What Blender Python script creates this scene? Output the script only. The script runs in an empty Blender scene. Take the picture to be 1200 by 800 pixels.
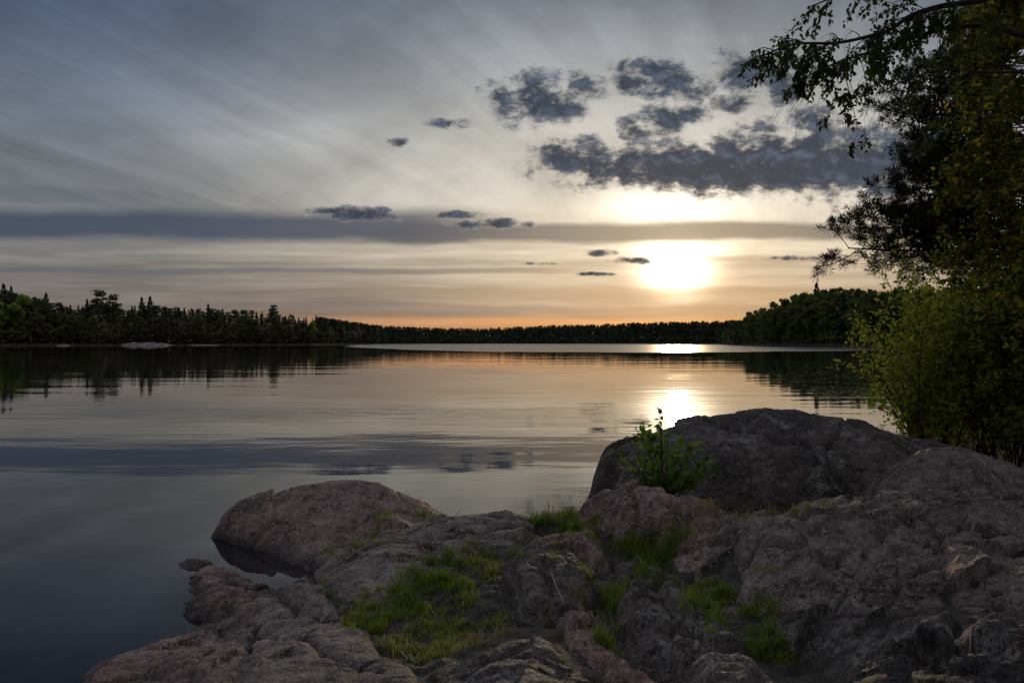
import bpy, math, random
import numpy as np
from mathutils import Vector
from mathutils.bvhtree import BVHTree

scene = bpy.context.scene
COL = scene.collection
R = math.radians
F = 800.0           # focal length in photo pixels (1200 wide)
CH = 2.2            # eye height above the lake

# ------------------------------------------------------------------ camera
cam_d = bpy.data.cameras.new("camera")
cam_d.lens = 24.0; cam_d.sensor_width = 36.0
cam_d.clip_start = 0.05; cam_d.clip_end = 12000
cam = bpy.data.objects.new("camera", cam_d); COL.objects.link(cam)
cam.location = (0, 0, CH); cam.rotation_euler = (R(90), 0, 0)
scene.camera = cam
scene.render.engine = 'CYCLES'
scene.cycles.use_denoising = True
scene.cycles.max_bounces = 6
scene.cycles.diffuse_bounces = 3
scene.cycles.glossy_bounces = 3
scene.cycles.transmission_bounces = 3
scene.cycles.transparent_max_bounces = 4
scene.cycles.sample_clamp_indirect = 4.0
scene.view_settings.view_transform = 'Standard'
scene.view_settings.look = 'None'
scene.view_settings.exposure = 0.0
scene.view_settings.gamma = 1.0
scene.view_settings.use_curve_mapping = False

SUN_AZ = math.atan(195 / 800.0)
SUN_EL = math.atan(82 / math.hypot(800, 195))

# ------------------------------------------------------------------ node DSL
class V:
    def __init__(s, nt, sock): s.nt = nt; s.s = sock
def _m(nt, op, *a, clamp=False):
    n = nt.nodes.new('ShaderNodeMath'); n.operation = op; n.use_clamp = clamp
    for i, x in enumerate(a):
        if isinstance(x, V): nt.links.new(x.s, n.inputs[i])
        else: n.inputs[i].default_value = float(x)
    return V(nt, n.outputs[0])
V.__add__ = lambda a, b: _m(a.nt, 'ADD', a, b)
V.__radd__ = lambda a, b: _m(a.nt, 'ADD', b, a)
V.__sub__ = lambda a, b: _m(a.nt, 'SUBTRACT', a, b)
V.__rsub__ = lambda a, b: _m(a.nt, 'SUBTRACT', b, a)
V.__mul__ = lambda a, b: _m(a.nt, 'MULTIPLY', a, b)
V.__rmul__ = lambda a, b: _m(a.nt, 'MULTIPLY', b, a)
V.__truediv__ = lambda a, b: _m(a.nt, 'DIVIDE', a, b)
V.__rtruediv__ = lambda a, b: _m(a.nt, 'DIVIDE', b, a)
V.__pow__ = lambda a, b: _m(a.nt, 'POWER', a, b)
def vmax(a, b): return _m(a.nt, 'MAXIMUM', a, b)
def vmin(a, b): return _m(a.nt, 'MINIMUM', a, b)
def sstep(x, e0, e1, lo=0.0, hi=1.0, kind='SMOOTHSTEP'):
    n = x.nt.nodes.new('ShaderNodeMapRange'); n.interpolation_type = kind
    x.nt.links.new(x.s, n.inputs[0])
    for i, v in enumerate((e0, e1, lo, hi)): n.inputs[i + 1].default_value = v
    return V(x.nt, n.outputs[0])
def comb(nt, x, y, z=0.0):
    n = nt.nodes.new('ShaderNodeCombineXYZ')
    for i, v in enumerate((x, y, z)):
        if isinstance(v, V): nt.links.new(v.s, n.inputs[i])
        else: n.inputs[i].default_value = float(v)
    return V(nt, n.outputs[0])
def sep(v):
    n = v.nt.nodes.new('ShaderNodeSeparateXYZ'); v.nt.links.new(v.s, n.inputs[0])
    return [V(v.nt, n.outputs[i]) for i in range(3)]
def vmath(nt, op, *a, out=0):
    n = nt.nodes.new('ShaderNodeVectorMath'); n.operation = op
    for i, x in enumerate(a):
        if isinstance(x, V): nt.links.new(x.s, n.inputs[i])
        else: n.inputs[i].default_value = x
    return V(nt, n.outputs[out])
def noise(vec, scale=1.0, detail=3.0, rough=0.5, dist=0.0, kind='FBM', color=False, lac=2.0):
    nt = vec.nt; n = nt.nodes.new('ShaderNodeTexNoise'); n.noise_dimensions = '3D'; n.noise_type = kind
    nt.links.new(vec.s, n.inputs['Vector'])
    n.inputs['Scale'].default_value = scale; n.inputs['Detail'].default_value = detail
    n.inputs['Roughness'].default_value = rough; n.inputs['Distortion'].default_value = dist
    n.inputs['Lacunarity'].default_value = lac
    return V(nt, n.outputs['Color' if color else 'Fac'])
def voro(vec, scale=1.0, feature='F1', out='Distance', rnd=1.0):
    nt = vec.nt; n = nt.nodes.new('ShaderNodeTexVoronoi'); n.feature = feature
    nt.links.new(vec.s, n.inputs['Vector']); n.inputs['Scale'].default_value = scale
    n.inputs['Randomness'].default_value = rnd
    return V(nt, n.outputs[out])
def lin(c):
    return tuple(((v / 255.0) / 12.92 if v <= 10 else ((v / 255.0 + 0.055) / 1.055) ** 2.4) for v in c)
def ramp(x, pts, srgb=True, interp='LINEAR'):
    nt = x.nt; n = nt.nodes.new('ShaderNodeValToRGB'); nt.links.new(x.s, n.inputs[0])
    cr = n.color_ramp; cr.interpolation = interp
    while len(cr.elements) < len(pts): cr.elements.new(0.5)
    for e, (p, c) in zip(cr.elements, pts):
        e.position = p; e.color = (*(lin(c) if srgb else c), 1)
    return V(nt, n.outputs[0])
def mix(fac, a, b, mode='MIX'):
    nt = (fac if isinstance(fac, V) else a if isinstance(a, V) else b).nt
    n = nt.nodes.new('ShaderNodeMix'); n.data_type = 'RGBA'; n.blend_type = mode; n.clamp_factor = True
    for sock, v in ((n.inputs[0], fac), (n.inputs[6], a), (n.inputs[7], b)):
        if isinstance(v, V): nt.links.new(v.s, sock)
        elif not isinstance(v, tuple): sock.default_value = float(v)
        else: sock.default_value = (*v[:3], 1)
    return V(nt, n.outputs[2])
def scalecol(c, f): return vmath(f.nt if isinstance(f, V) else c.nt, 'SCALE', c, ) if False else _scale(c, f)
def _scale(c, f):
    nt = c.nt; n = nt.nodes.new('ShaderNodeVectorMath'); n.operation = 'SCALE'
    nt.links.new(c.s, n.inputs[0])
    if isinstance(f, V): nt.links.new(f.s, n.inputs['Scale'])
    else: n.inputs['Scale'].default_value = f
    return V(nt, n.outputs[0])

# ------------------------------------------------------------------ world: sunset sky
def build_world():
    w = bpy.data.worlds.new("World"); scene.world = w; w.use_nodes = True
    nt = w.node_tree; nt.nodes.clear()
    out = nt.nodes.new('ShaderNodeOutputWorld'); bg = nt.nodes.new('ShaderNodeBackground')
    bg.inputs['Strength'].default_value = 0.1
    sky = nt.nodes.new('ShaderNodeTexSky'); sky.sky_type = 'NISHITA'; sky.sun_disc = False
    sky.sun_elevation = SUN_EL; sky.sun_rotation = SUN_AZ
    sky.air_density = 1.0; sky.dust_density = 2.0
    tc = nt.nodes.new('ShaderNodeTexCoord')
    D = vmath(nt, 'NORMALIZE', V(nt, tc.outputs['Generated']))
    dx, dy, dz = sep(D)
    # gnomonic sky coordinates: direction slopes, X to the east, Y downwards (hundreds of units)
    yy = vmax(dy, 0.2)
    X = dx / yy * 8.0 + 6.0
    Y0 = 4.0 - vmax(dz, 0.0) / yy * 8.0
    P0 = comb(nt, X, Y0, 0)
    wl = noise(comb(nt, X * 0.35, Y0 * 0.5, 3.1), 1.0, 2.0)
    Y = Y0 + (wl - 0.5) * 0.25 * sstep(Y0, 3.9, 2.9)
    Yr = sstep(Y, -4.0, 4.0, kind='LINEAR')
    def pos(v): return (v + 4.0) / 8.0
    L = ramp(Yr, [(pos(-4), (66, 67, 72)), (pos(-1), (70, 84, 108)), (pos(0), (78, 92, 116)), (pos(1), (104, 114, 131)), (pos(1.7), (118, 124, 133)),
                  (pos(2.3), (128, 132, 138)), (pos(2.9), (124, 122, 122)), (pos(3.4), (112, 106, 106)), (pos(4), (122, 104, 94))])
    Cc = ramp(Yr, [(pos(-4), (70, 71, 76)), (pos(-1), (84, 92, 104)), (pos(0), (112, 119, 128)), (pos(0.7), (146, 150, 154)), (pos(1.5), (182, 181, 176)),
                   (pos(2.3), (200, 194, 182)), (pos(2.9), (196, 183, 164)), (pos(3.35), (156, 142, 126)), (pos(3.62), (138, 122, 110)),
                   (pos(3.78), (172, 132, 102)), (pos(4), (168, 122, 88))])
    side = sstep(_m(nt, 'ABSOLUTE', X - 7.7), 1.0, 7.0, 1.0, 0.0)
    base = mix(side, L, Cc)
    # high fibrous cirrus, fibres parallel on a flat layer (they fan out from a far point)
    inv = 1.0 / (vmax(dz, 0.0) + 0.10)
    az = 0.45
    Lx = (dx * math.cos(az) - dy * math.sin(az)) * inv
    Ly = (dx * math.sin(az) + dy * math.cos(az)) * inv
    warp = noise(comb(nt, Lx * 0.7, Ly * 0.25, 1.0), 1.0, 2.0)
    fib = noise(comb(nt, Lx * 3.2 + warp * 4.0, Ly * 0.42, 0), 1.0, 7.0, 0.62)
    fib2 = noise(comb(nt, Lx * 0.9 + warp * 1.2, Ly * 0.30, 7.7), 1.0, 4.0, 0.55)
    pat = noise(comb(nt, X * 0.30 - Y0 * 0.12, Y0 * 0.55 + X * 0.10, 12.0), 1.0, 5.0, 0.6, 0.4)
    fm = sstep(Y0, 3.4, 2.2) * 0.9
    mod = 1.0 + ((fib - 0.48) * (0.3 + pat * 1.7) + (fib2 - 0.5) * 1.1 + (pat - 0.5) * 1.3) * fm
    base = _scale(base, vmax(mod, 0.3))
    # low stratus striations
    st = noise(comb(nt, X * 0.42, Y * 7.0, 2.0), 1.0, 5.0, 0.6)
    st2 = noise(comb(nt, X * 0.2, Y * 3.0, 9.0), 1.0, 3.0, 0.5)
    sm = sstep(Y0, 2.7, 3.0)
    smod = 1.0 + ((st - 0.5) * 1.5 + (st2 - 0.5) * 1.3) * sm
    base = _scale(base, vmax(smod, 0.35))
    # orange line over the far forest
    og = sstep(_m(nt, 'ABSOLUTE', Y0 - 3.79), 0.0, 0.11, 1.0, 0.0) * sstep(_m(nt, 'ABSOLUTE', X - 6.9), 0.8, 4.6, 1.0, 0.0)
    base = mix(og * 0.5, base, lin((226, 150, 92)))
    # veiled sun glow
    def ell(cx, cy, rx, ry):
        v = vmath(nt, 'MULTIPLY_ADD', comb(nt, X, Y0, 0), (1 / rx, 1 / ry, 0), (-cx / rx, -cy / ry, 0))
        return vmath(nt, 'DOT_PRODUCT', v, v, out=1)
    def gauss(cx, cy, rx, ry): return _m(nt, 'EXPONENT', ell(cx, cy, rx, ry) * -1.0)
    streak = 1.0 + (st - 0.5) * 1.6
    g1 = gauss(7.95, 2.97, 0.46, 0.28); g2 = gauss(7.82, 2.42, 0.66, 0.19); g3 = gauss(7.9, 2.75, 2.6, 0.95)
    g4 = gauss(7.92, 3.2, 0.32, 0.22)
    glow = _scale(comb(nt, 1.0, 0.84, 0.58), g1 * 1.4 * streak)
    glow = vmath(nt, 'ADD', glow, _scale(comb(nt, 1.0, 0.92, 0.76), g2 * 0.95))
    glow = vmath(nt, 'ADD', glow, _scale(comb(nt, 1.0, 0.88, 0.70), g3 * 0.17 * streak))
    glow = vmath(nt, 'ADD', glow, _scale(comb(nt, 1.0, 0.86, 0.62), g4 * 3.0))
    base = vmath(nt, 'ADD', base, glow)
    # long dark stratus bands
    bn = noise(comb(nt, X * 0.8, Y0 * 5.0, 4.0), 1.0, 6.0, 0.6)
    bn2 = noise(comb(nt, X * 0.45, Y0 * 1.2, 14.0), 1.0, 3.0, 0.5)
    def band(yc, up, dn, x0, x1, fx, alpha, tilt=0.0, edge=0.12):
        yv = Y0 - yc - (X - 5.0) * tilt + (bn - 0.5) * edge + (bn2 - 0.5) * edge * 2.2
        m = vmin(sstep(yv, -up, -up * 0.3), sstep(yv, dn, dn * 0.35))
        return m * sstep(X, x0 - fx, x0) * sstep(X, x1 + fx, x1) * alpha
    warmside = gauss(8.0, 2.8, 2.6, 1.2)
    bcol = mix(warmside * 0.9, lin((58, 70, 91)), lin((112, 108, 104)))
    base = mix(band(2.66, 0.27, 0.24, -30, 4.6, 2.2, 0.92, 0.006, 0.10), base, bcol)
    base = mix(band(2.73, 0.15, 0.15, 4.8, 10.0, 1.0, 0.88, -0.003, 0.12), base, bcol)
    base = mix(band(2.42, 0.14, 0.14, -30, 0.6, 2.2, 0.45, 0.03, 0.10), base, lin((84, 92, 106)))
    base = mix(band(3.17, 0.045, 0.05, -30, 6.0, 1.5, 0.62, 0.0, 0.05), base, mix(warmside, lin((84, 90, 102)), lin((150, 130, 110))))
    base = mix(band(3.02, 0.05, 0.05, 8.6, 13.0, 1.2, 0.5, 0.0, 0.08), base, lin((150, 136, 118)))
    base = mix(band(3.42, 0.10, 0.12, 5.4, 12.0, 1.5, 0.45, 0.0, 0.15), base, lin((140, 118, 98)))
    base = mix(band(3.62, 0.08, 0.10, -20, 14.0, 1.5, 0.45, 0.0, 0.15), base, mix(warmside, lin((104, 100, 104)), lin((132, 114, 102))))
    # ragged dark cumulus fragments below the veil
    blobs = [(6.25, 1.16, .50, .26), (6.55, 1.28, .24, .17), (6.83, 1.03, .24, .15), (7.55, .80, .36, .12), (7.45, .95, .22, .14), (7.92, 1.0, .42, .18),
             (7.72, 1.40, .30, .16), (7.40, 1.52, .16, .14), (5.25, 1.45, .24, .06), (4.66, 1.66, .10, .05), (8.72, .85, .30, .26), (8.55, 1.2, .2, .1),
             (6.72, 1.85, .44, .20), (7.45, 1.85, .38, .18), (7.3, 1.98, .5, .15), (8.0, 1.95, .60, .26), (8.70, 1.85, .60, .26), (8.4, 2.03, .9, .18), (9.45, 1.9, .62, .27),
             (10.1, 1.85, .62, .25), (9.0, 1.62, .3, .2), (9.55, 1.4, .3, .15), (10.7, 1.8, .5, .2), (9.1, .95, .35, .22),
             (4.24, 2.50, .40, .075), (3.9, 2.47, .25, .04), (5.75, 2.62, .38, .05), (5.45, 2.52, .25, .04), (7.05, 2.96, .15, .035), (7.42, 3.05, .22, .035),
             (6.95, 3.21, .2, .02), (6.3, 3.09, .16, .02), (9.45, 3.03, .36, .03), (8.1, 1.35, .2, .1), (8.5, 1.98, 1.6, .26), (9.8, 1.90, 1.2, .38), (7.4, 1.95, .8, .20)]
    cn = noise(comb(nt, X, Y0 * 1.35, 0.3), 3.1, 8.0, 0.56, 0.25)
    cn2 = noise(comb(nt, X, Y0 * 1.7, 5.3), 10.0, 6.0, 0.62, 0.3)
    q = None
    for b in blobs:
        e = ell(*b)
        q = e if q is None else vmin(q, e)
    dens = (1.22 - q * 0.50) + (cn - 0.5) * 3.7 + (cn2 - 0.5) * 1.5 + gauss(8.75, 2.02, 1.35, .17) * 0.75 + gauss(9.9, 1.92, .9, .25) * 0.6
    dens = dens * sstep(q, 3.8, 2.2)
    cns = noise(comb(nt, X + (7.9 - X) * 0.035, (Y0 + (2.9 - Y0) * 0.06) * 1.35, 0.3), 3.1, 8.0, 0.56, 0.25)
    lit = vmax((cn - cns) * 6.0, 0.0)
    a = sstep(dens, 0.0, 1.35)
    core = sstep(dens, 0.10, 1.0)
    ccol = mix(core, mix(warmside, lin((134, 134, 136)), lin((196, 180, 158))), mix(warmside, lin((54, 62, 76)), lin((58, 63, 72))))
    ccol = _scale(ccol, 0.50 + cn2 * 0.5 + lit * 1.1 + noise(comb(nt, X, Y0 * 1.5, 8.0), 5.0, 4.0, 0.6) * 0.45)
    base = mix(a * 0.975, base, ccol)
    # clear-sky light behind the clouds
    base = _scale(base, sstep(dy, 0.30, -0.25, 1.0, BACK_GAIN) * sstep(dz, 0.45, 0.80, 1.0, 6.6))
    final = mix(0.95 + a * 0.045, V(nt, sky.outputs[0]), _scale(base, 10.0 * SKY_GAIN))
    nt.links.new(final.s, bg.inputs[0]); nt.links.new(bg.outputs[0], out.inputs[0])
    w.cycles.sampling_method = 'MANUAL'; w.cycles.sample_map_resolution = 1024
SKY_GAIN = 1.07
BACK_GAIN = 0.95
build_world()

# the low sun, veiled by thin cloud
sd = bpy.data.lights.new("sun", 'SUN'); sd.energy = 0.5; sd.angle = R(2.2); sd.color = (1.0, 0.74, 0.42)
sun = bpy.data.objects.new("sun", sd); COL.objects.link(sun)
sv = Vector((math.sin(SUN_AZ) * math.cos(SUN_EL), math.cos(SUN_AZ) * math.cos(SUN_EL), math.sin(SUN_EL)))
sun.rotation_euler = sv.to_track_quat('Z', 'Y').to_euler(); sun.location = (30, 120, 60)

# ------------------------------------------------------------------ object helpers
def mesh_np(name, verts, faces, mat=None, smooth=True, uvs=None, matidx=None, colattr=None):
    """faces: (n,k) array of equal size, or list of such arrays"""
    me = bpy.data.meshes.new(name)
    fl = faces if isinstance(faces, list) else [faces]
    fl = [np.asarray(f, dtype=np.int32) for f in fl if len(f)]
    verts = np.asarray(verts, dtype=np.float32)
    me.vertices.add(len(verts)); me.vertices.foreach_set('co', verts.ravel())
    nl = sum(f.size for f in fl); npol = sum(len(f) for f in fl)
    me.loops.add(nl); me.polygons.add(npol)
    me.loops.foreach_set('vertex_index', np.concatenate([f.ravel() for f in fl]))
    tot = np.concatenate([np.full(len(f), f.shape[1], np.int32) for f in fl])
    st = np.concatenate([[0], np.cumsum(tot)[:-1]]).astype(np.int32)
    me.polygons.foreach_set('loop_start', st)
    try: me.polygons.foreach_set('loop_total', tot)
    except Exception: pass
    me.polygons.foreach_set('use_smooth', np.full(npol, smooth))
    if colattr is not None:
        at = me.attributes.new('tint', 'FLOAT', 'POINT'); at.data.foreach_set('value', np.asarray(colattr, np.float32))
    me.update(calc_edges=True)
    if mat: me.materials.append(mat)
    return me
def link(name, me, parent=None, loc=None):
    o = bpy.data.objects.new(name, me); COL.objects.link(o)
    if parent: o.parent = parent
    if loc is not None: o.location = loc
    return o
def tag(o, label=None, cat=None, group=None, kind=None):
    if label: o['label'] = label
    if cat: o['category'] = cat
    if group: o['group'] = group
    if kind: o['kind'] = kind
    return o
def empty(name, loc=(0, 0, 0), **k):
    o = bpy.data.objects.new(name, None); COL.objects.link(o); o.location = loc; o.empty_display_size = 0.2
    return tag(o, **k)

# ------------------------------------------------------------------ numpy noise
def _h(ix, iy, iz, s):
    h = (ix.astype(np.int64) * 374761393 + iy.astype(np.int64) * 668265263 + iz.astype(np.int64) * 2147483647 + s * 974634777) & 0xffffffff
    h = ((h ^ (h >> 13)) * 1274126177) & 0xffffffff
    h = ((h ^ (h >> 16)) * 2246822519) & 0xffffffff
    return (h ^ (h >> 15)) & 0xffffffff
def hashf(ix, iy, iz=0, s=0):
    ix = np.asarray(ix); return _h(ix, np.asarray(iy), np.asarray(iz) + np.zeros_like(ix), s) / 4294967295.0
def pn(x, y, z=0.0, s=0):
    """gradient noise, about -1..1"""
    x = np.asarray(x, float); y = np.asarray(y, float); z = np.zeros_like(x) + z
    x0 = np.floor(x).astype(np.int64); y0 = np.floor(y).astype(np.int64); z0 = np.floor(z).astype(np.int64)
    fx = x - x0; fy = y - y0; fz = z - z0
    u = fx ** 3 * (fx * (fx * 6 - 15) + 10); v = fy ** 3 * (fy * (fy * 6 - 15) + 10); w = fz ** 3 * (fz * (fz * 6 - 15) + 10)
    r = 0
    flat = not np.any(fz)
    for dz in ((0,) if flat else (0, 1)):
        for dy in (0, 1):
            for dx in (0, 1):
                h = _h(x0 + dx, y0 + dy, z0 + dz, s)
                a = (h & 1023) / 1023.0 * 2 * np.pi; c = ((h >> 10) & 1023) / 1023.0 * 1.6 - 0.8; sc = np.sqrt(1 - c * c)
                g = np.cos(a) * sc * (fx - dx) + np.sin(a) * sc * (fy - dy) + c * (fz - dz)
                r = r + g * (u if dx else 1 - u) * (v if dy else 1 - v) * (1 if flat else (w if dz else 1 - w))
    return r * 1.6
def fbm(x, y, z=0.0, o=4, g=0.5, s=0, ridged=False):
    r = 0; a = 1.0; t = 0; f = 1.0
    for i in range(o):
        n = pn(x * f + i * 17.3, y * f - i * 9.1, z * f if np.ndim(z) or z else 0.0, s + i)
        if ridged: n = 1 - 2 * np.abs(n)
        r = r + a * n; t += a; a *= g; f *= 2.03
    return r / t
def facets(x, y, scale, s, slope=0.5):
    """fractured planes: a tilted plane for each Voronoi cell, and the distance to the joint"""
    X = x * scale; Y = y * scale
    ix = np.floor(X).astype(np.int64); iy = np.floor(Y).astype(np.int64)
    d1 = np.full(X.shape, 9.0); d2 = np.full(X.shape, 9.0); h1 = np.zeros(X.shape)
    for dx in (-1, 0, 1):
        for dy in (-1, 0, 1):
            cx = ix + dx; cy = iy + dy
            px = cx + hashf(cx, cy, 0, s); py = cy + hashf(cx, cy, 1, s)
            d = np.hypot(X - px, Y - py)
            hh = (hashf(cx, cy, 2, s) - .5) + slope * ((hashf(cx, cy, 3, s) - .5) * (X - px) + (hashf(cx, cy, 4, s) - .5) * (Y - py)) * 2
            near = d < d1
            d2 = np.where(near, d1, np.minimum(d2, d)); h1 = np.where(near, hh, h1); d1 = np.where(near, d, d1)
    return h1, d2 - d1

# ------------------------------------------------------------------ material helpers
def newmat(name):
    m = bpy.data.materials.new(name); m.use_nodes = True; nt = m.node_tree; nt.nodes.clear()
    out = nt.nodes.new('ShaderNodeOutputMaterial'); b = nt.nodes.new('ShaderNodeBsdfPrincipled')
    nt.links.new(b.outputs[0], out.inputs[0])
    return m, nt, b, out
def geo_pos(nt):
    g = nt.nodes.new('ShaderNodeNewGeometry'); return V(nt, g.outputs['Position']), g
def attr(nt, name='tint'):
    n = nt.nodes.new('ShaderNodeAttribute'); n.attribute_name = name; return V(nt, n.outputs['Fac'])
def setin(b, k, v):
    if isinstance(v, V): b.id_data.links.new(v.s, b.inputs[k])
    elif isinstance(v, tuple): b.inputs[k].default_value = (*v[:3], 1)
    else: b.inputs[k].default_value = v
def bump(nt, h, strength, dist, b):
    n = nt.nodes.new('ShaderNodeBump'); n.inputs['Strength'].default_value = strength; n.inputs['Distance'].default_value = dist
    nt.links.new(h.s, n.inputs['Height']); nt.links.new(n.outputs[0], b.inputs['Normal']); return n

def rock_mat(name, c_dark, c_mid, c_light, lichen=0.5, seed=0.0, wetline=True):
    m, nt, b, out = newmat(name)
    P, g = geo_pos(nt)
    P = vmath(nt, 'ADD', P, (seed, seed * 0.7, 0))
    x, y, z = sep(P)
    n1 = noise(P, 1.3, 6, 0.6, 0.4); n2 = noise(P, 7, 8, 0.68); n3 = noise(P, 60, 3, 0.6); n4 = noise(P, 24, 6, 0.7, 0.5)
    grain = voro(P, 130, out='Color'); gr = sep(grain)[0]
    t = n1 * 0.45 + n2 * 0.55
    c = mix(sstep(t, 0.40, 0.49), c_dark, c_mid); c = mix(sstep(t, 0.51, 0.60), c, c_light)
    c = mix(sstep(n4, 0.53, 0.66) * 0.55, c, tuple(v * 1.5 for v in c_light))
    c = mix(sstep(n4, 0.46, 0.34) * 0.6, c, tuple(v * 0.45 for v in c_dark))
    c = _scale(c, 0.14 + gr * 0.80 + n3 * 0.65)
    crk = voro(vmath(nt, 'ADD', P, _scale(noise(P, 5, 4, 0.65, color=True), 0.45)), 3.4, 'DISTANCE_TO_EDGE')
    ckm = sstep(crk, 0.022, 0.0) * sstep(noise(P, 2.1, 3, 0.6), 0.47, 0.55)
    c = mix(ckm * 0.85, c, (0.018, 0.015, 0.013))
    # grey-green crustose lichen patches and orange-brown staining
    lm = sstep(noise(P, 3.1, 7, 0.72, 0.6), 0.53, 0.60) * sstep(noise(P, 45, 4, 0.7), 0.38, 0.56) * lichen
    c = mix(lm, c, (0.36, 0.36, 0.33))
    om = sstep(noise(P, 2.3, 5, 0.65, 0.8), 0.60, 0.70) * 0.35
    c = mix(om, c, (0.24, 0.13, 0.07))
    bl = sstep(noise(P, 5.5, 8, 0.75, 0.3), 0.57, 0.66) * 0.65
    c = mix(bl, c, (0.05, 0.047, 0.045))
    rough = 0.47 + n2 * 0.3
    if wetline:
        zz = z + (n2 - 0.5) * 0.06
        wet = sstep(zz, 0.11, 0.03)
        c = mix(wet * 0.8, c, (0.028, 0.025, 0.024)); rough = rough - wet * 0.25
    setin(b, 'Base Color', c); setin(b, 'Roughness', rough); b.inputs['Specular IOR Level'].default_value = 0.5
    crack = voro(vmath(nt, 'ADD', P, _scale(noise(P, 4, 3, 0.6, color=True), 0.35)), 2.6, 'DISTANCE_TO_EDGE')
    ck = sstep(crack, 0.0, 0.03) * 0.7
    h = ckm * -1.2 + noise(P, 16, 8, 0.62) * 1.0 + n3 * 0.22 + noise(P, 5, 5, 0.6) * 1.2 + ck * 0.25 + noise(P, 140, 3, 0.6) * 0.18
    bump(nt, h, 1.0, 0.045, b)
    return m
M_rock = rock_mat("granite", (0.090, 0.067, 0.059), (0.235, 0.172, 0.152), (0.41, 0.32, 0.285))
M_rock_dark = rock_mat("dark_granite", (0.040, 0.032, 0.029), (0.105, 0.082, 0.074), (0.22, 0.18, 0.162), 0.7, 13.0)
M_rock_shade = rock_mat("shade_painted_granite", (0.026, 0.022, 0.020), (0.065, 0.053, 0.049), (0.14, 0.115, 0.105), 0.6, 57.0)  # darker granite copy: the bottom right shade is put into its colour
M_rock_pink = rock_mat("pink_granite", (0.115, 0.074, 0.064), (0.29, 0.182, 0.16), (0.46, 0.325, 0.285), 0.25, 31.0)

def soil_mat():
    m, nt, b, out = newmat("soil"); P, g = geo_pos(nt)
    n = noise(P, 14, 8, 0.7); n2 = noise(P, 1.7, 4, 0.6)
    c = mix(sstep(n, 0.35, 0.65), (0.018, 0.013, 0.008), (0.06, 0.042, 0.022))
    c = mix(sstep(n2, 0.45, 0.6) * 0.7, c, (0.03, 0.045, 0.012))
    setin(b, 'Base Color', c); setin(b, 'Roughness', 0.95); bump(nt, n + noise(P, 60, 5, 0.7) * 0.5, 1.0, 0.05, b)
    return m
M_soil = soil_mat()

def leaf_mat(name, cols, trans=0.45, rough=0.5, tcol=1.6):
    """cols: list of (pos, linear rgb) along the per-leaf tint attribute"""
    m, nt, b, out = newmat(name)
    a = attr(nt); c = ramp(a, cols, srgb=False)
    setin(b, 'Base Color', c); setin(b, 'Roughness', rough); b.inputs['Specular IOR Level'].default_value = 0.3
    tr = nt.nodes.new('ShaderNodeBsdfTranslucent'); nt.links.new(_scale(c, tcol).s, tr.inputs[0])
    ms = nt.nodes.new('ShaderNodeMixShader'); ms.inputs[0].default_value = trans
    nt.links.new(b.outputs[0], ms.inputs[1]); nt.links.new(tr.outputs[0], ms.inputs[2]); nt.links.new(ms.outputs[0], out.inputs[0])
    return m
def bark_mat(name, c1, c2, sc=8.0, stripes=False):
    m, nt, b, out = newmat(name); P, g = geo_pos(nt)
    x, y, z = sep(P)
    n = noise(comb(nt, x * 3, y * 3, z * (9 if stripes else 1)), sc, 6, 0.65)
    c = mix(sstep(n, 0.42, 0.58), c1, c2)
    setin(b, 'Base Color', c); setin(b, 'Roughness', 0.9); bump(nt, n, 0.6, 0.02, b)
    return m
M_birch_leaf = leaf_mat("birch_leaf", [(0, (0.04, 0.065, 0.014)), (1, (0.085, 0.13, 0.025))], 0.35)
M_yellow_leaf = leaf_mat("maple_leaf", [(0, (0.055, 0.075, 0.012)), (0.55, (0.11, 0.13, 0.018)), (0.8, (0.34, 0.30, 0.02)), (1, (0.60, 0.46, 0.03))], 0.45)
M_dark_leaf = leaf_mat("dark_leaf", [(0, (0.035, 0.055, 0.014)), (1, (0.08, 0.11, 0.025))], 0.3)
M_alder_leaf = leaf_mat("alder_leaf", [(0, (0.08, 0.13, 0.018)), (1, (0.30, 0.34, 0.04))], 0.5, tcol=1.9)
M_sapling_leaf = leaf_mat("sapling_leaf", [(0, (0.08, 0.16, 0.02)), (1, (0.18, 0.27, 0.045))], 0.45)
M_needle = leaf_mat("pine_needle", [(0, (0.018, 0.022, 0.012)), (1, (0.045, 0.048, 0.022))], 0.2)
M_bud = leaf_mat("bud_leaf", [(0, (0.12, 0.10, 0.05)), (1, (0.22, 0.18, 0.09))], 0.4)
M_grass = leaf_mat("grass_blade", [(0, (0.08, 0.16, 0.018)), (0.6, (0.17, 0.24, 0.024)), (0.85, (0.25, 0.24, 0.045)), (1, (0.34, 0.27, 0.12))], 0.45, tcol=2.0)
M_bark = bark_mat("dark_bark", (0.035, 0.027, 0.022), (0.075, 0.058, 0.048), 6)
M_birch_bark = bark_mat("birch_bark", (0.12, 0.10, 0.09), (0.42, 0.40, 0.37), 1.2, True)
M_twig = bark_mat("twig_bark", (0.04, 0.026, 0.022), (0.09, 0.055, 0.045), 12)
M_pine_bark = bark_mat("pine_bark", (0.07, 0.04, 0.028), (0.17, 0.09, 0.055), 2)
M_drywood = bark_mat("bleached_wood", (0.30, 0.28, 0.25), (0.5, 0.47, 0.43), 20)
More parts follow.
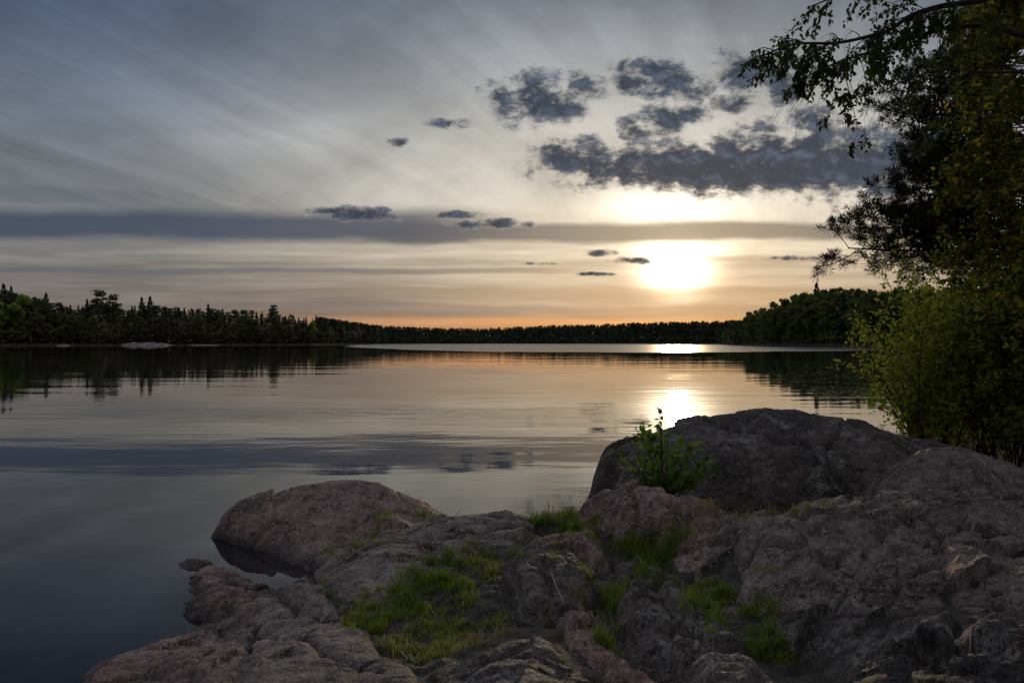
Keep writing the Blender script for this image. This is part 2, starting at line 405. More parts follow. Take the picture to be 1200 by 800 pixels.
# ------------------------------------------------------------------ bedrock surface
def wp(px, py, z=None, Y=None):
    """a survey point: sighted in the photograph, at height z or at distance Y"""
    if Y is None: Y = (CH - z) * F / (py - 400.0)
    return ((px - 600) / F * Y, Y, CH - (py - 400) / F * Y)
class Surf:
    def __init__(s, pts, c=0.35, smooth=0.002):
        p = np.array(pts, float); s.xy = p[:, :2]; s.c = c
        d = np.hypot(*(s.xy[:, None] - s.xy[None]).transpose(2, 0, 1))
        A = np.sqrt(d * d + c * c); n = len(p)
        M = np.zeros((n + 3, n + 3)); M[:n, :n] = A + np.eye(n) * -smooth * 0
        M[:n, n] = 1; M[:n, n + 1:] = s.xy; M[n, :n] = 1; M[n + 1:, :n] = s.xy.T
        s.w = np.linalg.solve(M, np.concatenate([p[:, 2], [0, 0, 0]]))
    def __call__(s, x, y):
        x = np.asarray(x, float); sh = x.shape; x = x.ravel(); y = np.asarray(y, float).ravel()
        r = s.w[-3] + s.w[-2] * x + s.w[-1] * y
        for (a, b), w in zip(s.xy, s.w[:-3]):
            r = r + w * np.sqrt((x - a) ** 2 + (y - b) ** 2 + s.c ** 2)
        return r.reshape(sh)
bed_pts = [wp(*p) for p in [
    (105, 800, 0), (165, 765, 0), (230, 735, 0), (275, 700, 0), (310, 688, .0), (345, 668, 0), (375, 650, .02),
    (440, 632, .12), (530, 607, .30), (575, 604, .33), (625, 603, .34), (665, 600, .37),
    (200, 790, .13), (300, 760, .24), (450, 780, .44), (400, 700, .27), (440, 668, .30), (520, 640, .36), (600, 622, .38), (350, 730, .18), (330, 690, .08),
    (520, 700, .30), (450, 730, .28), (500, 760, .36), (560, 720, .34), (640, 680, .44), (600, 700, .40),
    (600, 742, .56), (530, 790, .54), (600, 800, .66), (700, 795, .58), (660, 745, .54),
    (660, 640, .42), (740, 680, .48), (800, 730, .50), (760, 770, .52), (880, 790, .56),
    (690, 700, .42), (720, 640, .40), (800, 672, .42), (850, 705, .46), (900, 742, .50), (960, 785, .52),
    (690, 640, .42), (760, 642, .46), (740, 610, .60), (690, 612, .44), (800, 620, .62), (845, 650, .58), (950, 640, .72), (1000, 660, .70), (950, 700, .60),
    (1100, 640, .86), (1100, 700, .80), (1200, 690, .90), (1100, 780, .72), (1000, 780, .58), (1200, 800, .82), (1040, 720, .66)]]
bed_pts += [wp(px, py, Y=Y) for px, py, Y in [
    (690, 590, 6.95), (715, 582, 6.75), (745, 577, 6.6), (775, 580, 6.45), (800, 588, 6.3), (850, 604, 6.05), (930, 605, 5.85), (1000, 588, 5.65), (1100, 585, 5.4), (1200, 590, 5.1), (1320, 598, 4.9)]]
bed_pts += [(-3.6, 5, -.5), (-4, 7, -.6), (-2.9, 3.6, -.35), (-1.6, 9, -.6), (-2.2, 7.6, -.35), (-.4, 8.6, -.35), (.5, 8.5, -.25), (.1, 10, -.7), (1.0, 8.3, -.1), (1.3, 9.2, -.3),
            (0, 0, .78), (-1.5, 1.5, .5), (-2.4, 2.6, .12), (1.5, 1, .85), (3, 2, .95), (-3.5, 2, -.3), (4.6, 3, 1.0), (5.5, 5, .9),
            (1.65, 7.5, .14), (2.2, 7.2, .12), (3.0, 7.0, .12), (3.9, 6.5, .2), (4.9, 6.2, .3), (2.5, 8.2, .0), (4, 8.2, .1), (5.6, 7.4, .45)]
BED = Surf(bed_pts)
_ts = np.exp(np.linspace(math.log(0.8), math.log(14), 500))
def hit(px, py):
    """where the sight line meets the bedrock surface"""
    x = (px - 600) / F * _ts; z = CH - (py - 400) / F * _ts
    b = BED(x, _ts) >= z
    i = int(np.argmax(b)) if b.any() else len(_ts) - 1
    return (x[i], _ts[i])
def poly(pts):
    return np.array([hit(p[0], p[1]) if len(p) == 2 else ((p[0] - 600) / F * p[2], p[2]) for p in pts])
def sdf(P, x, y):
    d = np.full(x.shape, 1e9); ins = np.zeros(x.shape, bool); n = len(P)
    for i in range(n):
        a = P[i]; b = P[(i + 1) % n]; e = b - a; L = e @ e + 1e-12
        t = np.clip(((x - a[0]) * e[0] + (y - a[1]) * e[1]) / L, 0, 1)
        d = np.minimum(d, (x - a[0] - t * e[0]) ** 2 + (y - a[1] - t * e[1]) ** 2)
        c = ((a[1] > y) != (b[1] > y)) & (x < (b[0] - a[0]) * (y - a[1]) / (b[1] - a[1] + 1e-12) + a[0])
        ins ^= c
    d = np.sqrt(d)
    return np.where(ins, d, -d)
def pool(x, y):
    'the little inlet between the domed boulder and the slab'
    a = np.array([-3.3, 7.35]); e = np.array([-2.12, 6.32]) - a; t = np.clip(((x - a[0]) * e[0] + (y - a[1]) * e[1]) / (e @ e), 0, 1)
    d = np.hypot(x - a[0] - t * e[0], y - a[1] - t * e[1]) + 0.05 * pn(x * 5, y * 5, 0, 33)
    return 0.45 * np.exp(-(d / 0.22) ** 4)
GX0, GX1, GY0, GY1, GS = -4.2, 6.2, 1.6, 8.9, 0.0125
gx = np.arange(GX0, GX1, GS); gy = np.arange(GY0, GY1, GS)
XX, YY = np.meshgrid(gx, gy)
ZB = BED(XX, YY) - pool(XX, YY)
# domain warp shared by all the slabs
WX = XX + 0.09 * pn(XX * 1.6, YY * 1.6, 0, 5) + 0.022 * pn(XX * 6, YY * 6, 0, 6) + 0.008 * pn(XX * 19, YY * 19, 0, 7)
WY = YY + 0.09 * pn(XX * 1.6, YY * 1.6, 0, 15) + 0.022 * pn(XX * 6, YY * 6, 0, 16) + 0.008 * pn(XX * 19, YY * 19, 0, 17)
vis = (np.abs(XX) < YY * 0.78 + 0.5)
broad = 0.045 * fbm(XX * 0.9, YY * 0.9, o=3, s=40) + 0.022 * fbm(WX * 2.2, WY * 2.2, o=3, s=50, ridged=True)
fine = 0.009 * fbm(WX * 7, WY * 7, o=5, g=0.6, s=60) + 0.003 * fbm(WX * 26, WY * 26, o=3, g=0.6, s=65, ridged=True)
# foliation: thin ledges running obliquely across the rock
ang = R(38); fx = WX * math.cos(ang) + WY * math.sin(ang); fy = -WX * math.sin(ang) + WY * math.cos(ang)
folia = fbm(fx * 1.1, fy * 9.0, o=5, g=0.6, s=70, ridged=True)
def crackfield(scale, s, width):
    h, e = facets(WX, WY, scale, s, 0.9)
    return h, np.exp(-(e / width))
F1, C1 = crackfield(1.15, 81, 0.035); F2, C2 = crackfield(3.1, 82, 0.05); F3, C3 = crackfield(8.0, 83, 0.08)
CRACKS = [[(352, 716), (318, 722), (300, 728), (288, 765)], [(318, 690), (352, 716), (400, 720)], [(505, 642), (520, 655), (503, 668)], [(430, 648), (500, 634), (560, 622), (640, 615)], [(545, 606), (600, 611), (650, 610)],
    [(300, 740), (380, 760), (440, 790)], [(730, 690), (775, 715), (815, 750), (850, 795)], [(700, 648), (725, 672)], [(752, 662), (738, 690)], [(770, 690), (790, 730), (830, 790)],
    [(735, 580), (748, 600), (742, 628)], [(770, 588), (800, 612), (790, 642)], [(835, 694), (870, 664), (900, 642), (985, 628), (1090, 642)], [(930, 605), (945, 625), (1010, 645), (1100, 640), (1130, 604)],
    [(885, 706), (960, 690), (1040, 700), (1100, 662), (1122, 720), (1112, 790)], [(1000, 590), (1060, 605), (1110, 630), (1190, 640)], [(880, 655), (940, 652)], [(1100, 700), (1200, 690)], [(500, 792), (600, 765), (690, 772)], [(540, 790), (620, 750)], [(608, 668), (640, 690), (650, 715)]]
def crackmap(x, y):
    r = np.zeros(x.shape)
    for i, c in enumerate(CRACKS):
        P = poly(c); w = 0.014 + 0.012 * ((i * 7) % 5) / 4
        for a, b in zip(P[:-1], P[1:]):
            e = b - a; m = (x > min(a[0], b[0]) - .2) & (x < max(a[0], b[0]) + .2) & (y > min(a[1], b[1]) - .2) & (y < max(a[1], b[1]) + .2)
            xm, ym = x[m], y[m]; t = np.clip(((xm - a[0]) * e[0] + (ym - a[1]) * e[1]) / (e @ e + 1e-9), 0, 1)
            d = np.hypot(xm - a[0] - t * e[0], ym - a[1] - t * e[1]); r[m] = np.maximum(r[m], 0.075 * np.exp(-(d / w)) + 0.025 * np.exp(-(d / (w * 3.5)) ** 2))
    return r
CK = crackmap(XX + 0.03 * pn(XX * 5, YY * 5, 0, 11) + 0.012 * pn(XX * 17, YY * 17, 0, 12), YY + 0.03 * pn(XX * 5, YY * 5, 0, 13) + 0.012 * pn(XX * 17, YY * 17, 0, 14))
rockobjs = []; TOP = np.full(XX.shape, -9.0)
def slab(name, label, P, mat, rise=0.05, edge=0.10, facet=(0.06, 0.03, 0.01), fol=0.012, crack=0.03, cat='rock', bulge=0.0, fin=1.0, seed=0, lift=0.0):
    global TOP
    P = poly(P)
    x0, y0 = P.min(0) - 0.3; x1, y1 = P.max(0) + 0.3
    i0, i1 = max(0, int((y0 - GY0) / GS)), min(len(gy), int((y1 - GY0) / GS))
    j0, j1 = max(0, int((x0 - GX0) / GS)), min(len(gx), int((x1 - GX0) / GS))
    S = np.s_[i0:i1, j0:j1]
    s = sdf(P, WX[S], WY[S])
    inner = np.clip(s, 0, None)
    rise = rise * 1.1
    prof = lift - (rise + lift) * np.exp(-inner / (edge * .6)) - bulge * np.exp(-inner / 0.35)
    fade = 1 - np.exp(-inner / 0.05)
    z = ZB[S] + prof + broad[S] + fine[S] * fin
    z = z + fade * (facet[0] * F1[S] + 1.1 * facet[1] * F2[S] + 0.7 * facet[2] * F3[S]) + fol * folia[S]
    z = z - 1.2 * crack * (C1[S] * 0.9 + C2[S] * 0.5 * (pn(XX[S] * 1.3, YY[S] * 1.3, 0, 90 + seed) > 0.1)) - CK[S]
    z = np.where(s < 0, z + s * 3.2, z)
    x = XX[S] + 0.012 * pn(XX[S] * 9, YY[S] * 9, z * 9, 21 + seed); y = YY[S] + 0.012 * pn(XX[S] * 9, YY[S] * 9, z * 9, 22 + seed)
    keep = (s > -0.11) & (z > -0.25) & vis[S]
    m = keep[:-1, :-1] & keep[1:, :-1] & keep[:-1, 1:] & keep[1:, 1:]
    TOP[S] = np.where(keep, np.maximum(TOP[S], z), TOP[S])
    W = XX[S].shape[1]; idx = np.arange(z.size).reshape(z.shape)
    q = np.stack([idx[:-1, :-1][m], idx[:-1, 1:][m], idx[1:, 1:][m], idx[1:, :-1][m]], 1)
    used, inv = np.unique(q, return_inverse=True)
    vv = np.stack([x.ravel()[used], y.ravel()[used], z.ravel()[used]], 1)
    me = mesh_np(name, vv, inv.reshape(q.shape), mat)
    o = link(name, me); tag(o, label, cat); rockobjs.append(o); return o

slab('bedrock_slab', 'low reddish brown slab sloping into the dark water in the bottom left corner',
     [(40, 900), (-20, 790), (200, 700), (285, 660), (312, 664), (312, 700), (297, 735), (294, 780), (292, 900)], M_rock_pink, 0.035, 0.07, (0.035, 0.03, 0.015), 0.012, 0.03, seed=1)
slab('bedrock_slab', 'large smooth brown slab left of the grassy hollow with short cracks across it',
     [(274, 900), (276, 780), (281, 735), (296, 700), (298, 658), (345, 650), (362, 672), (378, 694), (402, 720), (432, 748), (478, 780), (498, 805), (520, 900)], M_rock, 0.04, 0.07, (0.03, 0.025, 0.012), 0.008, 0.022, seed=2)
slab('bedrock_slab', 'pale pinkish slab along the water between the domed boulder and the tall grass',
     [(316, 660), (345, 620), (450, 580), (640, 585), (648, 600), (628, 616), (600, 632), (560, 643), (510, 655), (488, 684), (458, 706), (422, 712), (396, 706), (378, 680), (360, 664)], M_rock, 0.07, 0.07, (0.05, 0.035, 0.012), 0.012, 0.03, bulge=0.03, seed=3)
slab('bedrock_slab', 'rounded dark slab at the bottom centre in front of the grassy hollow',
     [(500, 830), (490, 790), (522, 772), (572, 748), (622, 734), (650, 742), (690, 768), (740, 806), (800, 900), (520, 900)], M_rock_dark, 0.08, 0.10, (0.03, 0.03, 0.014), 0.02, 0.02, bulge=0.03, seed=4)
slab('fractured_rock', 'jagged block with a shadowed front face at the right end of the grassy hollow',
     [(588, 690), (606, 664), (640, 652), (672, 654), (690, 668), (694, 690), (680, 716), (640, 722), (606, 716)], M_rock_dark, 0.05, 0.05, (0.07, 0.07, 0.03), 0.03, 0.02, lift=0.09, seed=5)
slab('fractured_rock', 'small pale cracked rock wedge above the jagged block and below the tall grass tuft',
     [(608, 650), (628, 634), (668, 624), (690, 622), (706, 640), (716, 662), (700, 668), (684, 650), (650, 644)], M_rock_pink, 0.06, 0.05, (0.06, 0.06, 0.03), 0.03, 0.03, lift=0.05, seed=6)
slab('fractured_rock', 'long layered rock ridge running diagonally down between two strips of grass',
     [(724, 664), (748, 656), (790, 684), (836, 716), (866, 756), (920, 830), (960, 900), (840, 900), (790, 806), (740, 764), (724, 716)], M_rock_dark, 0.07, 0.06, (0.07, 0.07, 0.03), 0.045, 0.03, lift=0.07, seed=7)
slab('fractured_rock', 'narrow reddish rib of rock wedged between the bottom centre slab and the layered ridge',
     [(640, 722), (676, 712), (706, 728), (738, 768), (790, 815), (840, 900), (800, 900), (740, 802), (690, 760), (655, 738)], M_rock_pink, 0.09, 0.06, (0.05, 0.05, 0.03), 0.03, 0.02, lift=0.02, seed=8)
slab('rock_outcrop', 'steep cracked pinkish rock hump between the tall grass tuft and the leafy sapling',
     [(672, 608), (690, 592, 7.25), (740, 560, 7.0), (800, 560, 6.75), (856, 560, 6.45), (850, 612), (838, 640), (826, 668), (790, 652), (762, 634), (722, 622)], M_rock_pink, 0.05, 0.09, (0.07, 0.06, 0.03), 0.02, 0.05, cat='rock outcrop', bulge=0.01, seed=9)
slab('rock_outcrop', 'broad rough outcrop with a long level crest right of the hump, below the boulders',
     [(846, 616), (846, 0, 6.5), (930, 0, 6.2), (1000, 0, 6.0), (1100, 0, 5.75), (1300, 0, 5.4), (1500, 0, 4.6), (1400, 735), (1200, 722), (1080, 700), (1000, 702), (940, 706), (884, 712), (836, 700), (816, 668), (828, 640)],
     M_rock, 0.06, 0.08, (0.10, 0.07, 0.03), 0.02, 0.05, cat='rock outcrop', bulge=0.02, seed=10)
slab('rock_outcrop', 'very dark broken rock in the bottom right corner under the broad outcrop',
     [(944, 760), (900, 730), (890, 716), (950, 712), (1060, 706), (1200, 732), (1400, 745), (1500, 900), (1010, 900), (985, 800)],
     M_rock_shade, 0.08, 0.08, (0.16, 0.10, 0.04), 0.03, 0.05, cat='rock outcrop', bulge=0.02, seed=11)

M_ground_mix = rock_mat('mossy_gravel', (0.022, 0.020, 0.012), (0.050, 0.042, 0.026), (0.11, 0.09, 0.065), 0.1, 47.0)
# soil between the slabs, falling away under the lake
S = np.s_[::2, ::2]
sx, sy = XX[S], YY[S]
sz = ZB[S] - 0.06 + 0.03 * fbm(sx * 2.2, sy * 2.2, o=4, s=3) + 0.03 * F3[S] + 0.03 * F2[S]
idx = np.arange(sx.size).reshape(sx.shape)
q = np.stack([idx[:-1, :-1], idx[:-1, 1:], idx[1:, 1:], idx[1:, :-1]], -1).reshape(-1, 4)
shore_soil = tag(link('shore_ground', mesh_np('shore_ground', np.stack([sx.ravel(), sy.ravel(), sz.ravel()], 1), q, M_ground_mix)), kind='structure')
TOPS = np.maximum(TOP[S], sz)

# ------------------------------------------------------------------ boulders: free-standing height models with a closed underside
def boulder(name, label, pts, x0, x1, y0, y1, mat, step=0.0125, amp=1.0, fa=0.03, fol=0.0, cut=-0.32, seed=0, c=0.3, fang=0.4, fsc=2.2, cat='boulder', crack=0.02):
    sf = Surf(pts, c); x = np.arange(x0, x1, step); y = np.arange(y0, y1, step); X, Y = np.meshgrid(x, y)
    Z = sf(X, Y) - pool(X, Y)
    wx = X + 0.05 * pn(X * 2.3, Y * 2.3, 0, seed) + 0.02 * pn(X * 8, Y * 8, 0, seed + 1); wy = Y + 0.05 * pn(X * 2.3, Y * 2.3, 0, seed + 2) + 0.02 * pn(X * 8, Y * 8, 0, seed + 3)
    Z = Z + amp * (0.035 * fbm(wx * 1.5, wy * 1.5, Z * 1.5, o=3, s=seed + 4) + 0.010 * fbm(wx * 7, wy * 7, Z * 7, o=5, g=.6, s=seed + 5))
    h1, e1 = facets(wx, wy, fsc * .5, seed + 6, 0.9); h2, e2 = facets(wx, wy, fsc * 1.4, seed + 7, 0.9)
    h3, e3 = facets(wx, wy, fsc * 4, seed + 11, 0.9)
    Z = Z + fa * h1 + fa * 0.45 * h2 + fa * .10 * h3 - crack * np.exp(-(e1 / .025) ** 2) - crack * 0.4 * np.exp(-(e2 / .05) ** 2)
    ca, sa = math.cos(fang), math.sin(fang)
    Z = Z + fol * fbm((wx * ca + wy * sa) * 1.0, (-wx * sa + wy * ca) * 8, Z * 8, o=4, g=.6, s=seed + 8, ridged=True)
    keep = Z > cut
    m = keep[:-1, :-1] & keep[1:, :-1] & keep[:-1, 1:] & keep[1:, 1:]
    idx = np.arange(X.size).reshape(X.shape)
    q = np.stack([idx[:-1, :-1][m], idx[:-1, 1:][m], idx[1:, 1:][m], idx[1:, :-1][m]], 1)
    used, inv = np.unique(q, return_inverse=True); q = inv.reshape(q.shape)
    dx = 0.015 * pn(X * 6, Y * 6, Z * 6, seed + 9); dy = 0.015 * pn(X * 6, Y * 6, Z * 6, seed + 10)
    vv = np.stack([(X + dx).ravel()[used], (Y + dy).ravel()[used], Z.ravel()[used]], 1)
    # closed underside
    e = np.concatenate([q[:, [0, 1]], q[:, [1, 2]], q[:, [2, 3]], q[:, [3, 0]]]); n = len(vv)
    key = np.sort(e, 1); k1 = key[:, 0].astype(np.int64) * n + key[:, 1]
    u, ind, cnt = np.unique(k1, return_index=True, return_counts=True); be = e[ind[cnt == 1]]
    low = vv.copy(); low[:, 2] = cut - 0.15
    bv = np.unique(be); remap = np.full(n, -1); remap[bv] = np.arange(len(bv)) + n
    side = np.stack([be[:, 1], be[:, 0], remap[be[:, 0]], remap[be[:, 1]]], 1)
    vv = np.concatenate([vv, low[bv]])
    o = link(name, mesh_np(name, vv, np.concatenate([q, side]), mat)); tag(o, label, cat); rockobjs.append(o); return o

# left: domed boulder at the water's edge
K = [wp(px, py, Y=Y) for px, py, Y in [(262, 606, 7.75), (300, 582, 7.95), (350, 565, 8.05), (400, 561, 8.1), (450, 568, 8.1), (490, 583, 8.05), (522, 600, 7.95),
     (290, 618, 7.45), (350, 610, 7.35), (420, 605, 7.4), (480, 608, 7.45), (350, 640, 7.02), (400, 632, 7.05), (440, 622, 7.1)]]
K += [wp(*p) for p in [(247, 636, .0), (290, 646, 0), (325, 660, 0), (345, 666, 0.0), (375, 660, 0.0), (430, 640, .08), (500, 622, .18), (535, 612, .16)]]
K += [(-3.45, 7.7, -.12), (-2.6, 6.7, -.3), (-1.9, 6.5, -.2), (-3.4, 8.3, -.25), (-2.9, 8.8, -.3), (-2.1, 9.1, -.35), (-1.2, 9.0, -.35), (-.5, 8.6, -.3), (-.3, 8.0, -.25), (-.45, 7.3, -.0), (-1.4, 6.5, .05), (-2, 9.6, -.8), (-4, 8, -.6), (-3.6, 7, -.6)]
boulder('boulder', 'smooth domed reddish boulder at the left edge of the rocks, half in the water', K, -4.1, 0.1, 6.3, 9.7, M_rock_pink, fa=0.05, fol=0.014, seed=100, fang=-0.5, fsc=1.6, c=0.22)
# low rock in the water
J = [wp(*p) for p in [(240, 654, .05), (262, 652, .05), (225, 662, .02), (255, 672, .10), (285, 690, .07), (250, 692, .07), (240, 708, .06), (262, 710, .07), (290, 706, .06), (312, 700, .04), (238, 668, .04), (268, 682, .06)]]
J += [wp(*p) for p in [(212, 661, -.01), (272, 648, -.01), (268, 663, -.02), (288, 680, -.01), (222, 690, -.01), (230, 728, -.02), (228, 705, -.02), (245, 736, -.04), (232, 672, -.01), (300, 688, .0), (252, 642, -.05)]]
J += [(-3.6, 6.6, -.3), (-3.4, 7.3, -.3), (-2.6, 7.3, -.3), (-2.75, 6.75, -.15), (-2.3, 6.6, -.15), (-3.3, 5.6, -.3), (-2.9, 5.0, -.3), (-3.2, 6.1, -.2), (-2.0, 6.3, -.1)]
boulder('low_rock', 'low wet layered rock barely above the water left of the brown slab', J, -3.7, -1.9, 4.9, 7.4, M_rock_pink, step=0.01, amp=0.7, fa=0.035, fol=0.05, seed=140, fang=0.1, fsc=3.5, c=0.12, cat='rock')
# right: big dark boulder
H = [wp(px, py, Y=Y) for px, py, Y in [(700, 548, 9.45), (712, 536, 9.4), (740, 521, 9.3), (770, 510, 9.25), (800, 498, 9.2), (840, 486, 9.1), (880, 479, 9.0), (940, 484, 8.9), (1000, 499, 8.8), (1050, 514, 8.6), (1100, 524, 8.45), (1150, 537, 8.35), (1200, 556, 8.3), (1260, 575, 8.3),
     (730, 548, 8.9), (800, 540, 8.5), (900, 525, 8.35), (1000, 535, 8.15), (1080, 552, 8.0), (860, 505, 8.75), (960, 505, 8.6), (850, 560, 8.05), (950, 562, 7.9), (1030, 570, 7.75), (1150, 565, 8.0)]]
H += [wp(*p) for p in [(690, 584, .0), (712, 590, .02)]] + [((px - 600) / F * Y, Y, z) for px, Y, z in [(740, 8.3, .0), (780, 8.1, .0), (850, 7.85, .0), (950, 7.7, .05), (1050, 7.5, .1), (1150, 7.4, .3), (1250, 7.5, .4)]]
H += [(.95, 9.5, -.25), (1.1, 10.2, -.35), (2, 10.4, -.3), (3, 10.3, -.3), (4, 10.1, -.3), (5, 9.9, -.2), (6, 9.5, .0), (7, 9.0, .1), (.85, 9.0, -.3), (1.2, 8.2, -.1), (1.4, 7.6, .0), (3, 6.9, .05), (4.5, 6.7, .15), (6.3, 7, .3), (2, 11.2, -.9), (5, 11, -.8), (.3, 9.3, -.9)]
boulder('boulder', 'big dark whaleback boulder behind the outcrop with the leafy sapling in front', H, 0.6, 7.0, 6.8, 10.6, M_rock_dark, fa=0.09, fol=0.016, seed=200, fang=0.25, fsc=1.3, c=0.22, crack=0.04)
I = [wp(px, py, Y=Y) for px, py, Y in [(1075, 534, 7.5), (1110, 528, 7.5), (1150, 536, 7.45), (1190, 552, 7.4), (1230, 566, 7.4), (1062, 556, 7.2), (1110, 548, 7.1), (1170, 562, 7.0), (1060, 580, 6.95), (1110, 574, 6.85), (1180, 582, 6.75)]]
I += [(3.75, 7.3, .3), (3.7, 6.8, .2), (4.2, 6.45, .25), (5, 6.3, .35), (5.9, 6.4, .4), (6.3, 7, .4), (6.2, 7.7, .3), (5.2, 8.1, .25), (4.4, 8.15, .3), (3.9, 7.9, .3)]
boulder('boulder', 'grey flat topped boulder leaning against the right end of the big dark boulder', I, 3.5, 6.4, 6.2, 8.3, M_rock, fa=0.09, fol=0.016, seed=260, fang=0.9, fsc=2.0, c=0.15, cut=0.12)

# right bank: ground carrying the shrubs and trees
bx = np.arange(3.0, 60, 0.4); by = np.arange(7.6, 70, 0.4); BX, BY = np.meshgrid(bx, by)
sh = BX - (4.9 + 0.62 * np.clip(BY - 9, 0, 99)) + 0.25 * pn(BX * .5, BY * .5, 0, 2)
BZ = np.clip(sh * 0.35, -0.5, 0.35) + np.clip(sh - 1, 0, 60) * 0.03 + 0.08 * fbm(BX * .7, BY * .7, o=3, s=8) * (sh > 0)
BZ = np.where(BY < 8.4, np.minimum(BZ, 0.2), BZ)
idx = np.arange(BX.size).reshape(BX.shape); q = np.stack([idx[:-1, :-1], idx[:-1, 1:], idx[1:, 1:], idx[1:, :-1]], -1).reshape(-1, 4)
tag(link('bank', mesh_np('bank', np.stack([BX.ravel(), BY.ravel(), BZ.ravel()], 1), q, M_soil)), kind='structure')

# ------------------------------------------------------------------ the wide terrain: lake bed and the far shores
def shore_dist(az_px):
    """distance of the far waterline for a bearing given as 800*tan(bearing)+600"""
    xs = [-900, -300, 0, 120, 200, 300, 370, 400, 440, 500, 600, 760, 840, 850, 862, 900, 960, 1010, 1100, 1300, 1700]
    ds = [250, 300, 345, 372, 385, 420, 455, 500, 580, 660, 700, 690, 610, 520, 420, 350, 295, 262, 225, 190, 160]
    return np.interp(az_px, xs, ds)
def hill(az_px, d):
    """height of the land a distance d behind the waterline"""
    xs = [-300, 0, 60, 150, 250, 370, 450, 600, 760, 850, 880, 930, 990, 1100, 1300]
    hs = [10, 11, 8, 6.5, 6, 5, 2.5, 1.5, 4, 3, 5, 9, 11, 11, 10]
    return 0.5 + np.interp(az_px, xs, hs) * (1 - np.exp(-np.clip(d, 0, None) / 45.0))
def ground_z(x, y):
    az = 600 + 800 * x / np.maximum(y, 1.0); d = y - shore_dist(az)
    return np.where(d > 0, np.minimum(d * 0.25, 0.4) + (hill(az, d) - 0.5) * (d > 0), np.maximum(d * 0.1, -3.0))
azs = np.linspace(-900, 1750, 260); rows = np.concatenate([np.linspace(8, 150, 8), np.linspace(160, 900, 150), [1000, 1200, 1600, 2400, 4000, 9000]])
AZ, RY = np.meshgrid(azs, rows); TX = (AZ - 600) / 800 * RY
TZ = ground_z(TX, RY) + 0.6 * pn(TX * .03, RY * .03, 0, 3) * (RY > shore_dist(AZ) + 6)
idx = np.arange(TX.size).reshape(TX.shape); q = np.stack([idx[:-1, :-1], idx[:-1, 1:], idx[1:, 1:], idx[1:, :-1]], -1).reshape(-1, 4)
def forest_floor_mat():
    m, nt, b, out = newmat("forest_floor"); P, g = geo_pos(nt)
    n = noise(P, 0.25, 6, 0.7)
    setin(b, 'Base Color', mix(sstep(n, 0.4, 0.6), (0.018, 0.020, 0.010), (0.05, 0.045, 0.022))); setin(b, 'Roughness', 1.0); return m
tag(link('ground', mesh_np('ground', np.stack([TX.ravel(), RY.ravel(), TZ.ravel()], 1), q, forest_floor_mat())), kind='structure')

# ------------------------------------------------------------------ lake
def water_mat():
    m, nt, b, out = newmat("lake_water"); P, g = geo_pos(nt)
    x, y, z = sep(P)
    setin(b, 'Base Color', (0.012, 0.013, 0.018)); b.inputs['IOR'].default_value = 1.333
    d = y
    # wind-ruffled strip on the far side of the lake
    xc = x - 27.0
    edge = 134.0 + xc * xc * sstep(x, 20.0, 40.0, 0.0155, 0.008) + (noise(comb(nt, x * 0.02, y * 0.004, 0), 1.0, 3) - 0.5) * 60.0
    ruff = sstep(y - edge, 0.0, 14.0)
    ruff = ruff * sstep(x / y, -0.27, -0.20)
    # faint lanes of disturbed water closer in
    lanes = noise(comb(nt, x * 0.05, y * 0.22, 2.0), 1.0, 4, 0.55)
    lane = sstep(lanes, 0.52, 0.68)
    r = 0.012 + lane * 0.02 + ruff * 0.30
    setin(b, 'Roughness', r); b.inputs['Specular IOR Level'].default_value = 0.5
    swell = noise(comb(nt, x * 0.35, y * 1.0, 0), 0.55, 3, 0.5)
    chop = noise(comb(nt, x * 0.8, y * 2.0, 5), 2.4, 3, 0.5)
    big = noise(comb(nt, x * 0.05, y * 0.16, 9), 1.0, 3, 0.5)
    near = sstep(y, 14.0, 5.0)
    h = swell * (1.0 - near * 0.6) * 0.010 + chop * (0.0006 + lane * 0.0012) + big * 0.035
    n = bump(nt, h, 1.0, 1.0, b)
    return m
lk = [(-1200, -30), (1200, -30), (1200, 1000), (-1200, 1000)]
vx = np.concatenate([np.linspace(-1200, -20, 20), np.linspace(-15, 15, 31), np.linspace(20, 1200, 20)]); vy = np.concatenate([np.linspace(-30, 30, 31), np.linspace(40, 1000, 30)])
LX, LY = np.meshgrid(vx, vy); idx = np.arange(LX.size).reshape(LX.shape); q = np.stack([idx[:-1, :-1], idx[:-1, 1:], idx[1:, 1:], idx[1:, :-1]], -1).reshape(-1, 4)
lake = tag(link('lake_water', mesh_np('lake_water', np.stack([LX.ravel(), LY.ravel(), LX.ravel() * 0], 1), q, water_mat())), kind='structure')
# ------------------------------------------------------------------ vegetation builders
rng = np.random.default_rng(7)
def unit(v): v = np.asarray(v, float); return v / (np.linalg.norm(v, axis=-1, keepdims=True) + 1e-9)
class Tubes:
    def __init__(s): s.v = []; s.q = []; s.n = 0
    def add(s, pts, rad, k=5):
        pts = np.asarray(pts, float); rad = np.asarray(rad, float); n = len(pts)
        t = np.gradient(pts, axis=0); t = unit(t)
        ref = np.where(np.abs(t[:, 2:3]) > 0.9, [[1., 0, 0]], [[0, 0, 1.]])
        a = unit(np.cross(t, ref)); b = np.cross(t, a)
        th = np.arange(k) * 2 * np.pi / k
        ring = pts[:, None] + rad[:, None, None] * (np.cos(th)[None, :, None] * a[:, None] + np.sin(th)[None, :, None] * b[:, None])
        i = np.arange(n - 1)[:, None] * k; j = np.arange(k)[None]; j2 = (j + 1) % k
        q = np.stack([i + j, i + j2, i + k + j2, i + k + j], -1).reshape(-1, 4) + s.n
        s.v.append(ring.reshape(-1, 3)); s.q.append(q); s.n += n * k
    def mesh(s, name, mat): return mesh_np(name, np.concatenate(s.v), np.concatenate(s.q), mat)
